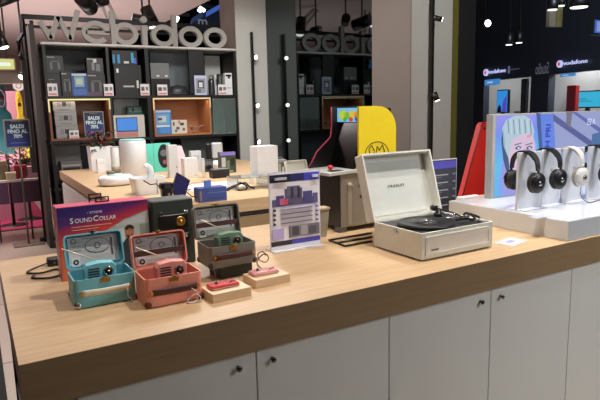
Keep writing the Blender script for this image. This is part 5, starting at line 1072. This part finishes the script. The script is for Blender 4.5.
# lamps over the mall
def disc(px, py, Y, r, label, es=2, tilt=0):
    p_ = at(px, py, Y); t = thing('downlight', p_, label, 'light', 'round lamps over the mall')
    m = MB(); m.lathe([(0, .0), (r, 0), (r*1.1, .04), (r*1.1, .2), (0, .2)]); part('housing', m, BLACK, t)
    m = MB(); m.lathe([(0, -.012), (r*.9, -.012), (r*.92, -.001), (0, -.001)]); part('lens', m, mat((250, 248, 240), emit=es), t)
    m = MB(); m.cyl((0, 0, .2), (0, 0, 4.59-p_.z), .02, seg=8); part('rod', m, BLACK, t)
disc(579, 7, 6, .15, 'oval bright lamp near the top right, largest')
disc(552.5, 9.5, 6, .08, 'bright lamp before the left beige mullion'); disc(561, 5.5, 6, .06, 'bright lamp before the right beige mullion')
disc(509, 44.5, 7, .06, 'small bright lamp, left of the close pair'); disc(519, 42.5, 7, .06, 'small bright lamp, right of the close pair')
spX = at(484, 24, 5.2)
t = thing('lamp_reflection', (spX.x, 5.2, spX.z), 'bright round lamp reflection right of the dark pillar edge, built as a glowing spot', 'light')  # a lamp's reflection in glass, imitated by an added glowing spot
m = MB(); m.tube([(.05, .05, 0), (.0, -.06, 0)], .05, seg=18); m.cyl((.05, .05, 0), (.05, .05, 2.5), .015, seg=8); part('housing', m, BLACK, t)
m = MB(); m.cyl((0, -.061, 0), (-.002, -.068, 0), .042, seg=18); part('bulb', m, mat((250, 250, 255), emit=6), t)
for k, (p0_, p1_) in enumerate(((549.5, 556), (558, 563))):
    a = at(p0_, 10, 6.4); b_ = at(p1_, 10, 6.4); zb = at(p0_, 26.5, 6.4).z
    m = MB(); m.box(0, b_.x-a.x, 0, .06, 0, 4.59-zb); single('beige_mullion', m, mat((140, 130, 112) if k == 0 else (150, 140, 90), .5), (a.x, 6.4, zb), 'beige lit upright near the top right, '+('left' if k == 0 else 'right')+' of two', 'post')
a = at(594.5, 18, 6); b_ = at(600, 35, 6)
t = thing('mall_screen', (a.x+.62, 6, b_.z), 'blue screen cut off by the right edge near the top', 'screen'); h = a.z-b_.z
m = MB(); m.box(-.62, .62, 0, .1, 0, h, bev=.01); part('casing', m, BLACK, t); m = MB(); m.box(-.6, .6, -.01, -.001, .03, h-.03); part('display', m, mat((70, 110, 220), emit=.7), t)
m = MB(); m.box(-.55, -.3, -.016, -.0101, h*.2, h*.8); part('picture', m, mat((150, 170, 230), emit=.7), t); m = MB(); m.cyl((0, .05, h), (0, .05, 4.59-b_.z), .03); part('hanger', m, BLACK, t)

# ---------------------------------------------------------------- lights
def area(x, y, z, size, power, col=(1, 1, 1), aim=None, sy=None):
    l = bpy.data.lights.new('lamp', 'AREA'); l.size = size; l.energy = power; l.color = col
    if sy: l.shape = 'RECTANGLE'; l.size_y = sy
    o = bpy.data.objects.new('lamp', l); COL.objects.link(o); o.location = (x, y, z+Z0)
    d = Vector(aim or (x, y, z-1))-Vector((x, y, z)); o.rotation_euler = d.to_track_quat('-Z', 'Y').to_euler()
def spotl(x, y, z, aim, power, ang=60, col=(1, .95, .88), r=.06, blend=.6):
    l = bpy.data.lights.new('spot', 'SPOT'); l.energy = power; l.spot_size = math.radians(ang); l.spot_blend = blend; l.shadow_soft_size = r; l.color = col
    o = bpy.data.objects.new('spot', l); COL.objects.link(o); o.location = (x, y, z+Z0); o.rotation_euler = (Vector(aim)-Vector((x, y, z))).to_track_quat('-Z', 'Y').to_euler()
wd = bpy.data.worlds.new('world'); SC.world = wd; wd.use_nodes = True; wd.node_tree.nodes['Background'].inputs[0].default_value = (.02, .021, .024, 1)
spotl(1.35, 1.25, 2.15, (1.35, 1.85, 0), 130, 85, (1, .93, .85), r=.035); spotl(.2, 1.5, 2.15, (.5, 1.8, 0), 50, 80, (1, .93, .86), r=.035); spotl(2.5, 1.5, 2.15, (2.3, 1.75, 0), 100, 75, r=.04)
area(3.0, -.7, 1.5, 1.0, 34, (.97, .99, 1), aim=(2.6, 1.3, -.6)); spotl(2.9, .9, 2.1, (2.7, 1.6, .1), 60, 60, (.95, .98, 1)); area(7.5, 4, 4.3, 2, 220, (.75, .85, 1), aim=(12, 9, 1.5))
area(1.7, 4.1, 2.15, .7, 75, (1, .97, .93)); spotl(1.0, 2.5, 2.1, (1.35, 4.1, 0.0), 110, 48, (1, .98, .96)); area(1.8, 5.0, 2.1, 1.0, 3, (1, .98, .95), aim=(1.8, 6.6, .3))
area(-1, 8, 2.1, 2, 130, (1, .9, .88)); area(.5, 9.5, -.3, 4, 130, (1, .92, .88), aim=(.5, 10, 2.2)); area(1.2, 4.2, .9, 1.5, 12, (1, .95, .93), aim=(1.2, 5.5, 2.2))  # upward-aimed areas are unseen sources added to brighten the ceiling
spotl(3.2, 1.6, 2.1, (3.8, 3.8, .6), 90, 60, (1, 1, .96)); spotl(2.6, 4.6, 2.15, (3.1, 6.5, .6), 60, 60, (1, 1, .97))
pA = FL+u*((o1a+o2b)/2)+Vector((-u.y, u.x, 0))*1.4
for s_ in (o1a+.8, (o2a+o2b)/2-1, o2b-.6):
    pA = FL+u*s_+Vector((-u.y, u.x, 0))*1.3; area(pA.x, pA.y, 2.0, .9, 55, (.95, .97, 1))
